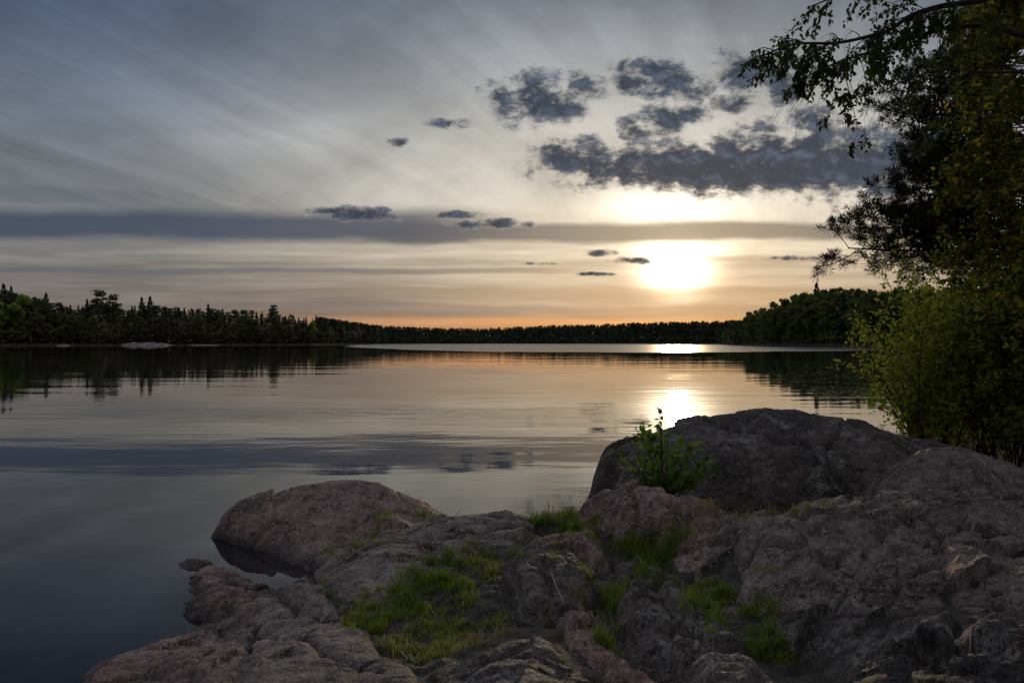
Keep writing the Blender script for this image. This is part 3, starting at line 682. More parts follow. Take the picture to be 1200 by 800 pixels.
class Leaves:
    def __init__(s): s.p = []; s.d = []; s.s = []; s.t = []
    def add(s, p, d, size, tint): s.p.append(p); s.d.append(d); s.s.append(size); s.t.append(tint)
    def mesh(s, name, mat, width=0.75, fold=0.25, flat=0.5, seed=1):
        g = np.random.default_rng(seed)
        P = np.array(s.p); D = unit(np.array(s.d)); S_ = np.array(s.s)[:, None]; T = np.array(s.t); n = len(P)
        rnd = unit(g.normal(size=(n, 3))); up = unit(rnd + np.array([0, 0, 1.0]) * flat * 2)
        side = unit(np.cross(D, up)); nor = np.cross(side, D)
        def pt(a, w, h): return P + D * S_ * a + side * S_ * w * width + nor * S_ * h
        V_ = np.stack([pt(0, 0, 0), pt(.22, -.42, fold * .3), pt(.62, -.36, fold * .25), pt(1.05, 0, -.10), pt(.62, .36, fold * .25), pt(.22, .42, fold * .3)], 1).reshape(-1, 3)
        b = np.arange(n)[:, None] * 6
        q = np.concatenate([b + np.array([[0, 1, 2, 3]]), b + np.array([[0, 3, 4, 5]])])
        return mesh_np(name, V_, q, mat, smooth=False, colattr=np.repeat(T, 6))

def bez(pts, n=24):
    """smooth curve through the given points"""
    P = np.array(pts, float); P = np.vstack([2 * P[0] - P[1], P, 2 * P[-1] - P[-2]]); out = []
    m = len(P) - 3; per = max(2, n // m)
    for i in range(m):
        a, b, c, d = P[i:i + 4]
        for t in np.arange(per) / per:
            out.append(.5 * ((2 * b) + (-a + c) * t + (2 * a - 5 * b + 4 * c - d) * t * t + (-a + 3 * b - 3 * c + d) * t ** 3))
    out.append(P[-2]); return np.array(out)

def wander(p, d, L, n, jit, grav=0.0, g=rng):
    pts = [np.array(p, float)]; d = unit(d)
    for i in range(n):
        d = unit(d + g.normal(size=3) * jit + np.array([0, 0, grav])); pts.append(pts[-1] + d * L / n)
    return np.array(pts)

def grow(T, Lv, p, d, L, r, lvl, cfg, g):
    """recursive branch; cfg[lvl] = dict(n, kids, ang, ratio, grav, jit, leaf spacing / size)"""
    c = cfg[lvl]; n = c.get('n', 6)
    pts = wander(p, d, L, n, c.get('jit', .12), c.get('grav', 0), g)
    rr = np.linspace(r, r * c.get('taper', .35), len(pts)); T.add(pts, rr, 6 if r > .02 else (4 if r > .005 else 3))
    if 'leaf' in c:
        sp, sz, droop = c['leaf']; m = max(1, int(L / sp)); f0 = c.get('leaf0', .15)
        for k in range(m):
            f = f0 + (1 - f0) * (k + g.random()) / m; i = min(n - 1, int(f * n)); q = pts[i] + (pts[i + 1] - pts[i]) * (f * n - i)
            dd = unit(pts[i + 1] - pts[i]) * .5 + g.normal(size=3) * .7 + np.array([0, 0, -droop])
            s_ = sz * (0.65 + 0.6 * g.random())
            Lv.add(q + unit(dd) * sz * 0.25, dd, s_, np.clip(c.get('tint', .5) + g.normal() * .33, 0, 1))
    if lvl + 1 < len(cfg):
        k = c.get('kids', 6)
        for j in range(k):
            f = c.get('k0', .2) + (1 - c.get('k0', .2)) * (j + g.random() * .9) / k; i = min(n - 1, int(f * n)); q = pts[i] + (pts[i + 1] - pts[i]) * (f * n - i)
            ax = unit(pts[i + 1] - pts[i]); rnd = g.normal(size=3); side = unit(np.cross(ax, rnd)); a = c.get('ang', .9) * (0.7 + 0.6 * g.random())
            dd = ax * math.cos(a) + side * math.sin(a) + np.array([0, 0, c.get('kup', 0)])
            grow(T, Lv, q, dd, L * c.get('ratio', .5) * (1.15 - 0.55 * f) * (0.75 + .5 * g.random()), max(rr[i] * .55, .0012), lvl + 1, cfg, g)

def plant(root, T, Lv, bark, leafmat, trunk='trunk', crown='crown', **kw):
    if T is not None and T.v: link(trunk, T.mesh(trunk, bark), root)
    if Lv is not None and Lv.p: link(crown, Lv.mesh(crown, leafmat, **kw), root)

# ---- hanging birch leaning in from the right, plus an unseen canopy added over the rocks for shade
g = np.random.default_rng(11)
root = empty('birch_tree', label='birch with drooping leafy twigs reaching in at the top right corner', cat='tree')
T = Tubes(); Tl = Tubes(); Lv = Leaves()
T.add(bez([(7.3, 8.0, .4), (7.15, 7.9, 2.2), (7.0, 7.7, 4.2), (6.7, 7.6, 6.0), (6.3, 7.5, 8.2)], 20), np.linspace(.16, .05, 21)[:len(bez([(0, 0, 0)] * 5, 20))], 10)
limbs = [([(7.05, 7.9, 5.0), wp(1250, 60, Y=7.6), wp(1200, 43, Y=7.4), wp(1155, 31, Y=7.2), wp(1110, 34, Y=7.0), wp(1065, 46, Y=6.8), wp(1035, 57, Y=6.7), wp(985, 72, Y=6.6), wp(940, 92, Y=6.5)], .042),
         ([(6.9, 7.8, 5.7), wp(1200, -10, Y=7.4), wp(1150, 1, Y=7.1), wp(1102, 8, Y=6.9), wp(1065, 20, Y=6.7), wp(1040, 36, Y=6.5), wp(985, 50, Y=6.3), wp(930, 52, Y=6.2), wp(893, 66, Y=6.1)], .040),
         ([(7.1, 8.0, 4.4), wp(1230, 95, Y=8.0), wp(1150, 85, Y=7.8), wp(1105, 82, Y=7.6), wp(1060, 95, Y=7.5), wp(1030, 110, Y=7.4)], .020),
         ([(6.6, 7.6, 6.4), wp(1160, -60, Y=7.0), wp(1080, -40, Y=6.7), wp(1000, -12, Y=6.4), wp(950, 8, Y=6.3)], .022)]
hang = [{'n': 7, 'kids': 5, 'k0': .2, 'ang': .7, 'ratio': .5, 'grav': -.16, 'jit': .10, 'leaf': (.030, .048, .6), 'tint': .35, 'leaf0': .3},
        {'n': 5, 'grav': -.25, 'jit': .10, 'leaf': (.026, .046, .7), 'tint': .35}]
bare = [{'n': 9, 'kids': 4, 'k0': .15, 'ang': .5, 'ratio': .6, 'grav': -.16, 'jit': .09}, {'n': 7, 'grav': -.3, 'jit': .08, 'kids': 0}]
for li, (lp, r0) in enumerate(limbs):
    c = bez(lp, 40); rr = np.linspace(r0, .006, len(c)); T.add(c, rr, 7)
    n = len(c); kids = (28, 36, 10, 14)[li]
    for k in range(kids):
        f = .30 + .70 * (k + g.random()) / kids; i = min(n - 2, int(f * (n - 1))); p = c[i]
        ax = unit(c[i + 1] - c[i]); px = 600 + 800 * p[0] / p[1]
        side = unit(np.array([g.normal() * .5, g.normal(), g.normal() * .5 + .1])); d = ax * .9 + side * .75
        L = (.28 + .36 * g.random()) * (1 - .55 * max(0, f - .55) / .45)
        if 960 < px < 1060 and g.random() < .35: grow(Tl, Lv, p, d, L * 1.3, .005, 0, bare, g)
        else: grow(Tl, Lv, p, d, L * (1.0 if px < 980 else .95), .006, 0, hang, g)
# leaf clusters at the tip of the long limb
for (px, py, Y, n_) in [(905, 70, 6.1, 10), (925, 60, 6.2, 9), (950, 75, 6.3, 9), (935, 90, 6.2, 8), (975, 85, 6.5, 9), (1000, 110, 6.6, 9), (1015, 95, 6.7, 9), (985, 125, 6.6, 5), (1040, 75, 6.8, 8), (965, 55, 6.3, 7), (1060, 30, 6.8, 8), (1090, 20, 6.9, 8), (1080, 160, 7.6, 7), (1100, 140, 7.6, 8), (1005, 150, 6.7, 3)]:
    p = np.array(wp(px, py, Y=Y))
    near = min((np.linalg.norm(bez(lp, 40) - p, axis=1).min(), li) for li, (lp, _) in enumerate(limbs))[1]; c = bez(limbs[near][0], 40); q = c[np.linalg.norm(c - p, axis=1).argmin()]
    Tl.add(bez([q, (q + p) / 2 + np.array([0, 0, .04]), p], 8), np.linspace(.006, .003, 9), 4)
    for k in range(n_): grow(Tl, Lv, p + g.normal(size=3) * .05, g.normal(size=3) + np.array([-.1, 0, -.4]), .10 + .10 * g.random(), .003, 0, hang, g)
for k in range(34):   # long bare hanging twigs
    px = g.choice([925, 940, 1000, 1010, 1022, 1035, 1045, 1060]) + g.normal() * 7; Y = 6.5 + g.random() * .6
    p = np.array(wp(px + 20, 85 + 15 * g.random(), Y=Y)); Tl.add(wander(p, (-.5 + g.normal() * .3, g.normal() * .2, -.6), .45 + .5 * g.random(), 9, .07, -.12, g), np.linspace(.0022, .0010, 10), 3)
shade_canopy = [{'n': 6, 'kids': 6, 'k0': .1, 'ang': .9, 'ratio': .5, 'grav': -.02, 'jit': .12}, {'n': 4, 'kids': 4, 'k0': .1, 'ang': .8, 'ratio': .6, 'jit': .15, 'leaf': (.10, .16, .2), 'tint': .3}, {'n': 3, 'jit': .2, 'leaf': (.07, .16, .3), 'tint': .3}]  # canopy above the view, added to darken the lower right rocks
top = np.array((6.3, 7.5, 8.2))
for e in [(3.6, 5.2, 8.3), (4.6, 3.6, 8.0), (6.4, 3.2, 8.0), (8.2, 5.0, 8.6), (3.2, 6.8, 9.0), (5.6, 1.8, 7.6), (7.2, 1.2, 7.8), (5.2, 5.6, 9.2), (8.0, 7.6, 9.6), (4.2, 2.2, 7.8), (2.0, 5.2, 8.4), (2.2, 3.4, 7.8), (3.4, 4.2, 9.2), (3.0, 1.4, 7.4), (1.6, 6.6, 9.4), (4.4, 6.6, 8.6)]:
    e = np.array(e); c = bez([top, (top + e) / 2 + np.array([0, 0, .5]), e], 16); rr = np.linspace(.05, .015, len(c)); T.add(c, rr, 6)
    for k in range(20):
        i = int((.2 + .8 * (k + g.random()) / 20) * (len(c) - 2)); grow(T, Lv, c[i], g.normal(size=3) * np.array([1, 1, .35]), 1.1, .012, 0, shade_canopy, g)
link('trunk', T.mesh('trunk', M_bark), root); link('twigs', Tl.mesh('twigs', M_twig), root); link('crown', Lv.mesh('crown', M_birch_leaf, seed=3), root)

def crown_tree(name, label, base, h, rad, z0, nb, cfg, bark, leafmat, seed, lean=(0, 0), r=.12, arc=None, up=.35, width=.75, flat=.5, cat='tree'):
    g = np.random.default_rng(seed); T = Tubes(); Lv = Leaves()
    root = empty(name, base, label=label, cat=cat)
    tr = wander((0, 0, -.3), (lean[0], lean[1], 1), h + .3, 14, .04, 0, g); T.add(tr, np.linspace(r, .012, len(tr)), 8)
    for k in range(nb):
        z = z0 + (h - z0) * (k + g.random()) / nb; i = min(len(tr) - 2, int(z / h * (len(tr) - 1))); p = tr[i] + (tr[i + 1] - tr[i]) * g.random()
        a = (arc[0] + (arc[1] - arc[0]) * g.random()) if arc else g.random() * 6.283
        prof = rad(z / h); d = (math.cos(a), math.sin(a), up * (.5 + g.random()))
        grow(T, Lv, p, d, prof * (.75 + .4 * g.random()), .022 * (1.2 - z / h) + .006, 0, cfg, g)
    plant(root, T, Lv, bark, leafmat, width=width, flat=flat, seed=seed)
    return root, len(Lv.p)
def bcfg(sz, sp, tint=.5, k1=7, k2=6, grav=-.03): return [
    {'n': 7, 'kids': k1, 'k0': .18, 'ang': .8, 'ratio': .5, 'grav': grav, 'jit': .10},
    {'n': 5, 'kids': k2, 'k0': .15, 'ang': .8, 'ratio': .55, 'grav': grav, 'jit': .14, 'leaf': (sp * 1.4, sz, .2), 'tint': tint},
    {'n': 3, 'grav': grav, 'jit': .16, 'leaf': (sp, sz, .25), 'tint': tint}]
W = (1.6, 4.7)
crown_tree('maple_tree', 'tree with yellowish young leaves along the upper right edge', (7.35, 9.4, .6), 7.4, lambda t: 1.35 * (1 - .55 * abs(t - .45)), 1.5, 62, bcfg(.085, .05, .5), M_bark, M_yellow_leaf, 21, arc=(1.7, 5.4))
crown_tree('birch_tree', 'dark leafy birch crown behind the yellow leaved tree at the right edge', (10.2, 12.0, .8), 9.0, lambda t: 2.3 * (1 - .45 * abs(t - .5)), 1.0, 66, bcfg(.085, .06, .4, 7, 6, -.05), M_birch_bark, M_dark_leaf, 22, arc=(1.4, 5.6), r=.16)
# ---- pine with level boughs
def pine_fore(name, label, base, h, seed, boughs, r=.17):
    g = np.random.default_rng(seed); T = Tubes(); Lv = Leaves(); root = empty(name, base, label=label, cat='pine tree')
    tr = wander((0, 0, -.4), (0, 0, 1), h, 12, .02, 0, g); T.add(tr, np.linspace(r, .04, len(tr)), 9)
    pc = [{'n': 9, 'kids': 18, 'k0': .22, 'ang': .85, 'ratio': .30, 'grav': .015, 'jit': .07},
          {'n': 5, 'kids': 6, 'k0': .2, 'ang': .7, 'ratio': .5, 'grav': .05, 'jit': .12},
          {'n': 3, 'grav': .12, 'jit': .10, 'leaf': (.0055, .10, -.35), 'tint': .5, 'leaf0': .35}]
    for (z, a, L) in boughs:
        p = np.array([0, 0, z]); grow(T, Lv, p, (math.cos(a), math.sin(a), .06 + .05 * g.random()), L, .035, 0, pc, g)
    link('trunk', T.mesh('trunk', M_pine_bark), root); link('crown', Lv.mesh('crown', M_needle, width=.13, fold=0, flat=0, seed=seed), root)
    return len(Lv.p)
g = np.random.default_rng(5)
bo = [(3.2, 3.25, 3.5), (3.5, 3.05, 3.0), (4.35, 3.25, 2.8), (4.5, 3.55, 2.5), (5.2, 3.1, 2.7), (5.4, 3.45, 2.5), (2.9, 3.5, 3.0), (3.9, 3.7, 2.8), (6.0, 3.2, 2.3), (6.6, 3.4, 2.0)]
bo += [(2.6 + k * .42 + g.random() * .2, 2.2 + 2.6 * g.random(), 2.6 - .15 * k) for k in range(12)]
npn = pine_fore('pine_tree', 'pine with dark level boughs reaching left over the lake above the leafy shrub', (9.75, 13.0, .7), 9.5, 31, bo)
# ---- shrubs under the trees
def shrub(name, label, base, stems, spread, h, cfg, leafmat, seed, arc=(0, 6.28), r=.014, cat='shrub', **kw):
    g = np.random.default_rng(seed); T = Tubes(); Lv = Leaves(); root = empty(name, base, label=label, cat=cat)
    for k in range(stems):
        a = arc[0] + (arc[1] - arc[0]) * g.random(); t = g.random() ** .7 * spread
        L = h * (.7 + .4 * g.random())
        p = (math.cos(a) * .25 * g.random(), math.sin(a) * .25 * g.random(), -.1)
        grow(T, Lv, p, (math.cos(a) * t, math.sin(a) * t, 1), L, r, 0, cfg, g)
    link('stems', T.mesh('stems', M_twig), root); link('foliage', Lv.mesh('foliage', leafmat, seed=seed, **kw), root); return root, len(Lv.p)
def scfg(sz, sp, tint=.6, k1=9, k2=4): return [
    {'n': 9, 'kids': k1, 'k0': .08, 'ang': .65, 'ratio': .34, 'grav': .02, 'jit': .07},
    {'n': 5, 'kids': k2, 'k0': .2, 'ang': .7, 'ratio': .55, 'grav': .05, 'jit': .12, 'leaf': (sp * 1.3, sz, -.1), 'tint': tint},
    {'n': 3, 'grav': .06, 'jit': .12, 'leaf': (sp, sz, -.15), 'tint': tint}]
shrubs = [((5.98, 9.7, .45), 20, .48, 2.3, 41, 'bright green alder shrub reaching out furthest left over the lake'),
          ((6.75, 9.3, .5), 20, .42, 2.4, 42, 'dense green alder shrub standing behind the grey flat topped boulder'),
          ((7.3, 8.9, .5), 18, .40, 2.3, 43, 'dark lower alder shrub at the right edge of the picture'),
          ((7.2, 10.4, .6), 18, .40, 2.9, 44, 'tall alder shrub with yellow green tips under the pine boughs')]
for b_, n_, sp_, h_, sd, lab in shrubs: shrub('alder_shrub', lab, b_, n_, sp_, h_, scfg(.060, .046, .65, 12, 4), M_alder_leaf, sd, flat=.4)
shrub('willow_shrub', 'sparse twiggy willow with small pale buds between the big boulder and the alder shrub', (5.35, 9.5, .25), 16, .55, .85,
      [{'n': 7, 'kids': 5, 'k0': .3, 'ang': .4, 'ratio': .4, 'grav': .02, 'jit': .06, 'leaf': (.05, .022, -.3), 'tint': .5}, {'n': 4, 'grav': .05, 'jit': .06, 'leaf': (.022, .024, -.3), 'tint': .6}], M_bud, 51, r=.005, flat=.2)

# ---- sapling on the rocks
g = np.random.default_rng(61); T = Tubes(); Lv = Leaves()
sb = (1.62, 7.25, .24); root = empty('sapling', sb, label='young green leafy sapling growing in front of the big dark boulder against the sun glitter', cat='sapling')
tips = [(772, 474, 30, .034), (772, 490, 20, .034), (745, 500, 44, .045), (735, 515, 24, .04), (760, 505, 34, .045), (775, 520, 30, .045), (728, 540, 26, .045), (745, 548, 30, .05), (765, 540, 34, .05), (790, 525, 34, .05), (800, 515, 22, .045),
        (815, 520, 30, .05), (830, 535, 30, .05), (842, 545, 26, .055), (820, 552, 30, .055), (795, 548, 34, .055), (780, 560, 34, .055), (760, 565, 24, .05), (735, 565, 16, .045), (800, 565, 22, .055), (725, 527, 8, .03), (784, 500, 14, .04), (745, 578, 10, .045)]
for (px, py, nl, sz) in tips:
    nl = max(6, int(nl * .85)); sz *= 1.35
    Y = 7.25 + g.normal() * .16; tip = np.array(wp(px, py, Y=Y)) - np.array(sb)
    p0 = np.array([g.normal() * .03, g.normal() * .03, -.05]); mid = np.array([tip[0] * .45, tip[1] * .4, tip[2] * .62])
    c = bez([p0, mid, tip], 12); T.add(c, np.linspace(.008, .0025, len(c)), 4)
    for k in range(nl):
        f = 1 - .45 * g.random() ** 1.4; q = c[min(len(c) - 1, int(f * (len(c) - 1)))] + g.normal(size=3) * (.022 if sz > .03 else .008)
        if k % 3 == 0:
            q2 = q + g.normal(size=3) * .05; T.add([q, (q + q2) / 2, q2], [.002, .0015, .001], 3); q = q2
        Lv.add(q, g.normal(size=3) + np.array([0, 0, .5]), sz * (.8 + .6 * g.random()), g.random())
link('stems', T.mesh('stems', M_twig), root); link('foliage', Lv.mesh('foliage', M_sapling_leaf, width=.95, flat=.5, seed=6), root)

# ------------------------------------------------------------------ grass between the rocks
deps = bpy.context.evaluated_depsgraph_get()
tv, tq = [], []; off = 0
for o in rockobjs + [shore_soil]:
    me = o.data; n = len(me.vertices); a = np.empty(n * 3, np.float32); me.vertices.foreach_get('co', a)
    li = np.empty(len(me.loops), np.int32); me.loops.foreach_get('vertex_index', li)
    tv.append(a.reshape(-1, 3)); tq.append(li.reshape(-1, 4) + off); off += n
nrock = sum(len(q) for q in tq[:-1])
tree = BVHTree.FromPolygons(np.concatenate(tv).tolist(), np.concatenate(tq).tolist())
def sight(px, py):
    d = Vector(((px - 600) / F, 1, (400 - py) / F)).normalized(); return tree.ray_cast(Vector((0, 0, CH)), d)
gb = {'p': [], 'h': [], 't': [], 'l': []}
def tuft(p, n, h, rad, tint, g, lean=.5):
    for k in range(n):
        q = p + Vector((g.normal() * rad, g.normal() * rad, 0)); hit_ = tree.ray_cast(q + Vector((0, 0, .5)), Vector((0, 0, -1)))
        if hit_[0] is None or abs(hit_[0].z - p.z) > .15: continue
        gb['p'].append((hit_[0].x, hit_[0].y, hit_[0].z - .008)); gb['h'].append(h * (.45 + .75 * g.random())); gb['t'].append(np.clip(tint + g.normal() * .22, 0, 1)); gb['l'].append(lean)
g = np.random.default_rng(71)
patches = [ # px, py, rx, ry, tufts, blades, height, tint
    (475, 608, 38, 7, 60, 16, .09, .35), (430, 634, 34, 7, 45, 16, .07, .4), (395, 648, 22, 5, 22, 14, .06, .45), (575, 636, 24, 6, 38, 16, .06, .4), (605, 628, 12, 5, 12, 12, .07, .6),
    (540, 668, 40, 22, 130, 18, .12, .3), (515, 690, 50, 26, 140, 16, .10, .45), (470, 712, 50, 22, 110, 16, .09, .5), (430, 728, 26, 14, 60, 18, .12, .4), (500, 745, 50, 24, 160, 18, .085, .45),
    (560, 730, 40, 22, 80, 14, .08, .6), (600, 720, 40, 14, 50, 14, .09, .7), (385, 688, 12, 8, 16, 14, .08, .5), (500, 768, 24, 8, 40, 14, .07, .5), (570, 655, 50, 12, 60, 14, .06, .45),
    (652, 612, 24, 10, 150, 26, .17, .3), (685, 622, 24, 12, 80, 18, .12, .4), (640, 650, 26, 7, 25, 14, .06, .6), (620, 640, 20, 6, 18, 12, .05, .5), (655, 632, 12, 10, 20, 14, .08, .4),
    (706, 696, 22, 26, 110, 20, .13, .35), (712, 730, 14, 26, 60, 18, .13, .45), (700, 670, 20, 12, 30, 14, .08, .5), (720, 640, 20, 14, 45, 16, .09, .3), (760, 655, 34, 20, 85, 18, .12, .3),
    (785, 640, 34, 18, 60, 18, .12, .3), (800, 680, 40, 12, 55, 16, .08, .35), (830, 700, 40, 12, 65, 18, .09, .3), (870, 720, 44, 16, 80, 18, .10, .3), (920, 752, 44, 22, 90, 18, .10, .25), (840, 745, 24, 14, 25, 16, .08, .3),
    (900, 668, 16, 4, 14, 12, .05, .7), (760, 694, 10, 5, 8, 12, .05, .2), (960, 780, 30, 16, 40, 16, .09, .25), (860, 598, 70, 10, 60, 16, .10, .5), (920, 596, 50, 8, 40, 14, .10, .4), (1180, 690, 12, 5, 8, 12, .05, .6)]
for (px, py, rx, ry, n, bl, h, ti) in patches:
    n = int(n * 1.1)
    for k in range(n):
        a = g.random() * 6.283; r_ = math.sqrt(g.random()); x = px + rx * r_ * math.cos(a) * 1.15; y = py + ry * r_ * math.sin(a) * 1.15
        hp = sight(x, y)
        if hp[0] is None or hp[0].z < .05 or hp[1].z < .35: continue
        m_ = fbm(np.array([hp[0].x * 3.2]), np.array([hp[0].y * 3.2]), o=3, s=77)[0]
        if m_ < -.10 + .14 * g.random(): continue
        tuft(hp[0], int(bl * .8), h * .66 * (.75 + 1.2 * max(0, m_)) * (.6 + .8 * g.random()), .026, ti + .15 + .5 * pn(np.array([hp[0].x * 2.]), np.array([hp[0].y * 2.]), 0, 5)[0], g)
for k in range(900):  # in the hollow between the outcrop and the big boulder, and scattered on the soil
    x = 1.2 + 5 * g.random(); y = 6.3 + 1.7 * g.random(); hp = tree.ray_cast(Vector((x, y, 3)), Vector((0, 0, -1)))
    if hp[0] is None or hp[2] < nrock or hp[0].z < .04: continue
    tuft(hp[0], 14, .16, .05, .95, g)
P = np.array(gb['p']); Hh = np.array(gb['h'])[:, None]; Tt = np.array(gb['t']); n = len(P); g = np.random.default_rng(3)
a = g.random(n) * 6.283; ln = (0.15 + 0.65 * g.random(n))[:, None]; dirs = np.stack([np.cos(a), np.sin(a), 0 * a], 1); side = np.stack([-np.sin(a), np.cos(a), 0 * a], 1)
wd = 0.0022 + 0.0018 * g.random(n)[:, None]; Z1 = np.array([[0, 0, 1.0]])
m1 = P + Z1 * Hh * .5 + dirs * Hh * ln * .22; m2 = P + Z1 * Hh * .85 + dirs * Hh * ln * .62; m3 = P + Z1 * Hh * (1.0 - ln * .25) + dirs * Hh * ln * 1.1
V_ = np.stack([P - side * wd, P + side * wd, m1 + side * wd * .9, m1 - side * wd * .9, m2 + side * wd * .6, m2 - side * wd * .6, m3], 1).reshape(-1, 3)
b_ = np.arange(n)[:, None] * 7
me = mesh_np('grass', V_, [np.concatenate([b_ + np.array([[0, 1, 2, 3]]), b_ + np.array([[3, 2, 4, 5]])]), b_ + np.array([[5, 4, 6]])], M_grass, smooth=False, colattr=np.repeat(Tt, 7))
tag(link('grass', me), 'green grass growing in the hollows and cracks between the rocks', 'grass', kind='stuff')
# tall dry flower stalks on the crest
g = np.random.default_rng(4); T = Tubes(); Lv = Leaves(); hp = sight(652, 612)[0] or sight(652, 622)[0]; root = empty('dry_stalks', tuple(hp), label='thin dry seed stalks standing in the tall grass tuft against the water', cat='plant')
for k in range(16):
    p = np.array([g.normal() * .10, g.normal() * .05, -.03]); c = wander(p, (g.normal() * .12, g.normal() * .1, 1), .16 + .12 * g.random(), 6, .05, 0, g); T.add(c, np.linspace(.0016, .0008, 7), 3)
    for j in range(5): Lv.add(c[-1 - (j % 2)] + g.normal(size=3) * .004, g.normal(size=3) + np.array([0, 0, 1]), .012, g.random())
link('stems', T.mesh('stems', M_twig), root); link('foliage', Lv.mesh('foliage', M_bud, seed=2), root)  # the foliage part here is the seed heads of the stalks
# fallen dry sticks
def stick(label, pts, r, mat=M_drywood):
    P = []
    for px, py, lift in pts:
        hp = sight(px, py)[0]
        while hp is None: py += 2; hp = sight(px, py)[0]
        P.append((hp.x, hp.y, hp.z + lift))
    P = np.array(P); c = bez(P, 14); T = Tubes(); T.add(c, np.linspace(r, r * .45, len(c)), 6)
    o = link('dry_stick', T.mesh('dry_stick', mat)); tag(o, label, 'stick')
stick('pale bare stick leaning on the jagged block above the narrow reddish rib', [(646, 676, .03), (652, 692, .03), (661, 711, .02)], .0065)
stick('thin pale twig lying in the middle of the grassy hollow', [(498, 712, .05), (505, 720, .05), (512, 729, .03)], .0035)
stick('long grey twig at the lower left tip of the grassy hollow', [(458, 756, .03), (470, 768, .02), (484, 777, .015)], .005)
stick('short grey twig lying across the tip of the grassy hollow beside the smooth slab', [(463, 765, .02), (478, 770, .02), (488, 780, .02)], .004)
stick('tiny upright twig on the pinkish slab behind the grass, against the water', [(533, 606, .01), (538, 603, .05), (541, 603, .07)], .003, M_twig)

# floating leaves on the calm water under the right headland
g = np.random.default_rng(9); pv = []; pf = []; k6 = np.arange(6) * math.pi / 3
for i in range(6500):
    Y = 26 + 60 * g.random() ** 1.2; px = 890 + 250 * g.random() ** .8 if Y > 34 else 950 + 180 * g.random(); X_ = (px - 600) / F * Y
    if fbm(np.array([X_ * .12]), np.array([Y * .12]), o=2, s=2)[0] < -.12: continue
    r_ = .025 + .045 * g.random(); b = len(pv)
    for t in k6: pv.append((X_ + r_ * math.cos(t), Y + r_ * math.sin(t), .006 + .004 * g.random()))
    pf.append([b + j for j in range(6)])
M_pad = leaf_mat("lily_pad", [(0, (0.10, 0.13, 0.03)), (1, (0.26, 0.25, 0.10))], 0.25, .5)
tag(link('lily_pads', mesh_np('lily_pads', pv, np.array(pf), M_pad, smooth=False, colattr=g.random(len(pv)))), 'scattered small floating leaves on the dark reflection of the right headland', 'water plants', kind='stuff')
# ------------------------------------------------------------------ far woods: individual trees along the shores
M_sp = leaf_mat("spruce_needle", [(0, (0.045, 0.060, 0.030)), (1, (0.090, 0.117, 0.051))], 0.1)
M_pn = leaf_mat("far_pine_needle", [(0, (0.053, 0.068, 0.033)), (1, (0.105, 0.120, 0.053))], 0.15)
M_dec = leaf_mat("young_birch_leaf", [(0, (0.083, 0.112, 0.030)), (1, (0.165, 0.210, 0.045))], 0.35)
M_decy = leaf_mat("bright_birch_leaf", [(0, (0.150, 0.240, 0.038)), (1, (0.300, 0.390, 0.060))], 0.4)
M_brown = leaf_mat("budding_leaf", [(0, (0.112, 0.093, 0.054)), (1, (0.195, 0.158, 0.083))], 0.3)
def tri_mesh(name, C, S_, D, T, mat, g):
    n = len(C); D = unit(D); side = unit(np.cross(D, unit(g.normal(size=(n, 3))))); S_ = np.asarray(S_)[:, None]
    V_ = np.stack([C - side * S_ * .5, C + D * S_ * .55 - 0 * side, C + side * S_ * .5, C - D * S_ * .45], 1).reshape(-1, 3)
    return mesh_np(name, V_, np.arange(n)[:, None] * 4 + np.array([[0, 1, 2, 3]]), mat, smooth=False, colattr=np.repeat(T, 4))
def spruce_crown(h, seed, wid=.17, base=.12):
    g = np.random.default_rng(seed); C = []; S_ = []; D = []
    n = 900
    for i in range(n):
        t = g.random() ** .75; z = h * (base + (1 - base) * t); R0 = h * wid * (1 - t) ** .85 * (.75 + .35 * math.sin(t * 60 + g.random())) + .15
        a = g.random() * 6.283; lump = .8 + .35 * math.sin(a * 3 + seed + t * 9); r = R0 * lump * math.sqrt(.15 + .85 * g.random())
        C.append((math.cos(a) * r, math.sin(a) * r, z - r * .35)); S_.append((.5 + .9 * g.random()) * (.45 + .75 * (1 - t))); D.append((math.cos(a), math.sin(a), -.45 + .3 * g.normal()))
    for t in np.linspace(.9, 1.0, 8): C.append((0, 0, h * t)); S_.append(.5); D.append((0, 0, 1))
    return tri_mesh('crown', np.array(C), S_, np.array(D), g.random(len(C)), M_sp, g)
def pine_crown(h, seed):
    g = np.random.default_rng(seed); C = []; S_ = []; D = []
    for b in range(30):
        t = .38 + .62 * g.random() ** .8; a = g.random() * 6.283; L = h * .20 * (1.15 - t) ** .5 * (.4 + .8 * g.random()); c = np.array([math.cos(a) * L, math.sin(a) * L, h * t + L * .1])
        for k in range(36):
            C.append(c + g.normal(size=3) * np.array([.75, .75, .32]) * (1.3 - t * .6)); S_.append(.35 + .5 * g.random()); D.append(g.normal(size=3))
    for k in range(50): C.append(np.array([0, 0, h * .98]) + g.normal(size=3) * np.array([.6, .6, .5])); S_.append(.5); D.append(g.normal(size=3))
    return tri_mesh('crown', np.array(C), S_, np.array(D), g.random(len(C)), M_pn, g)
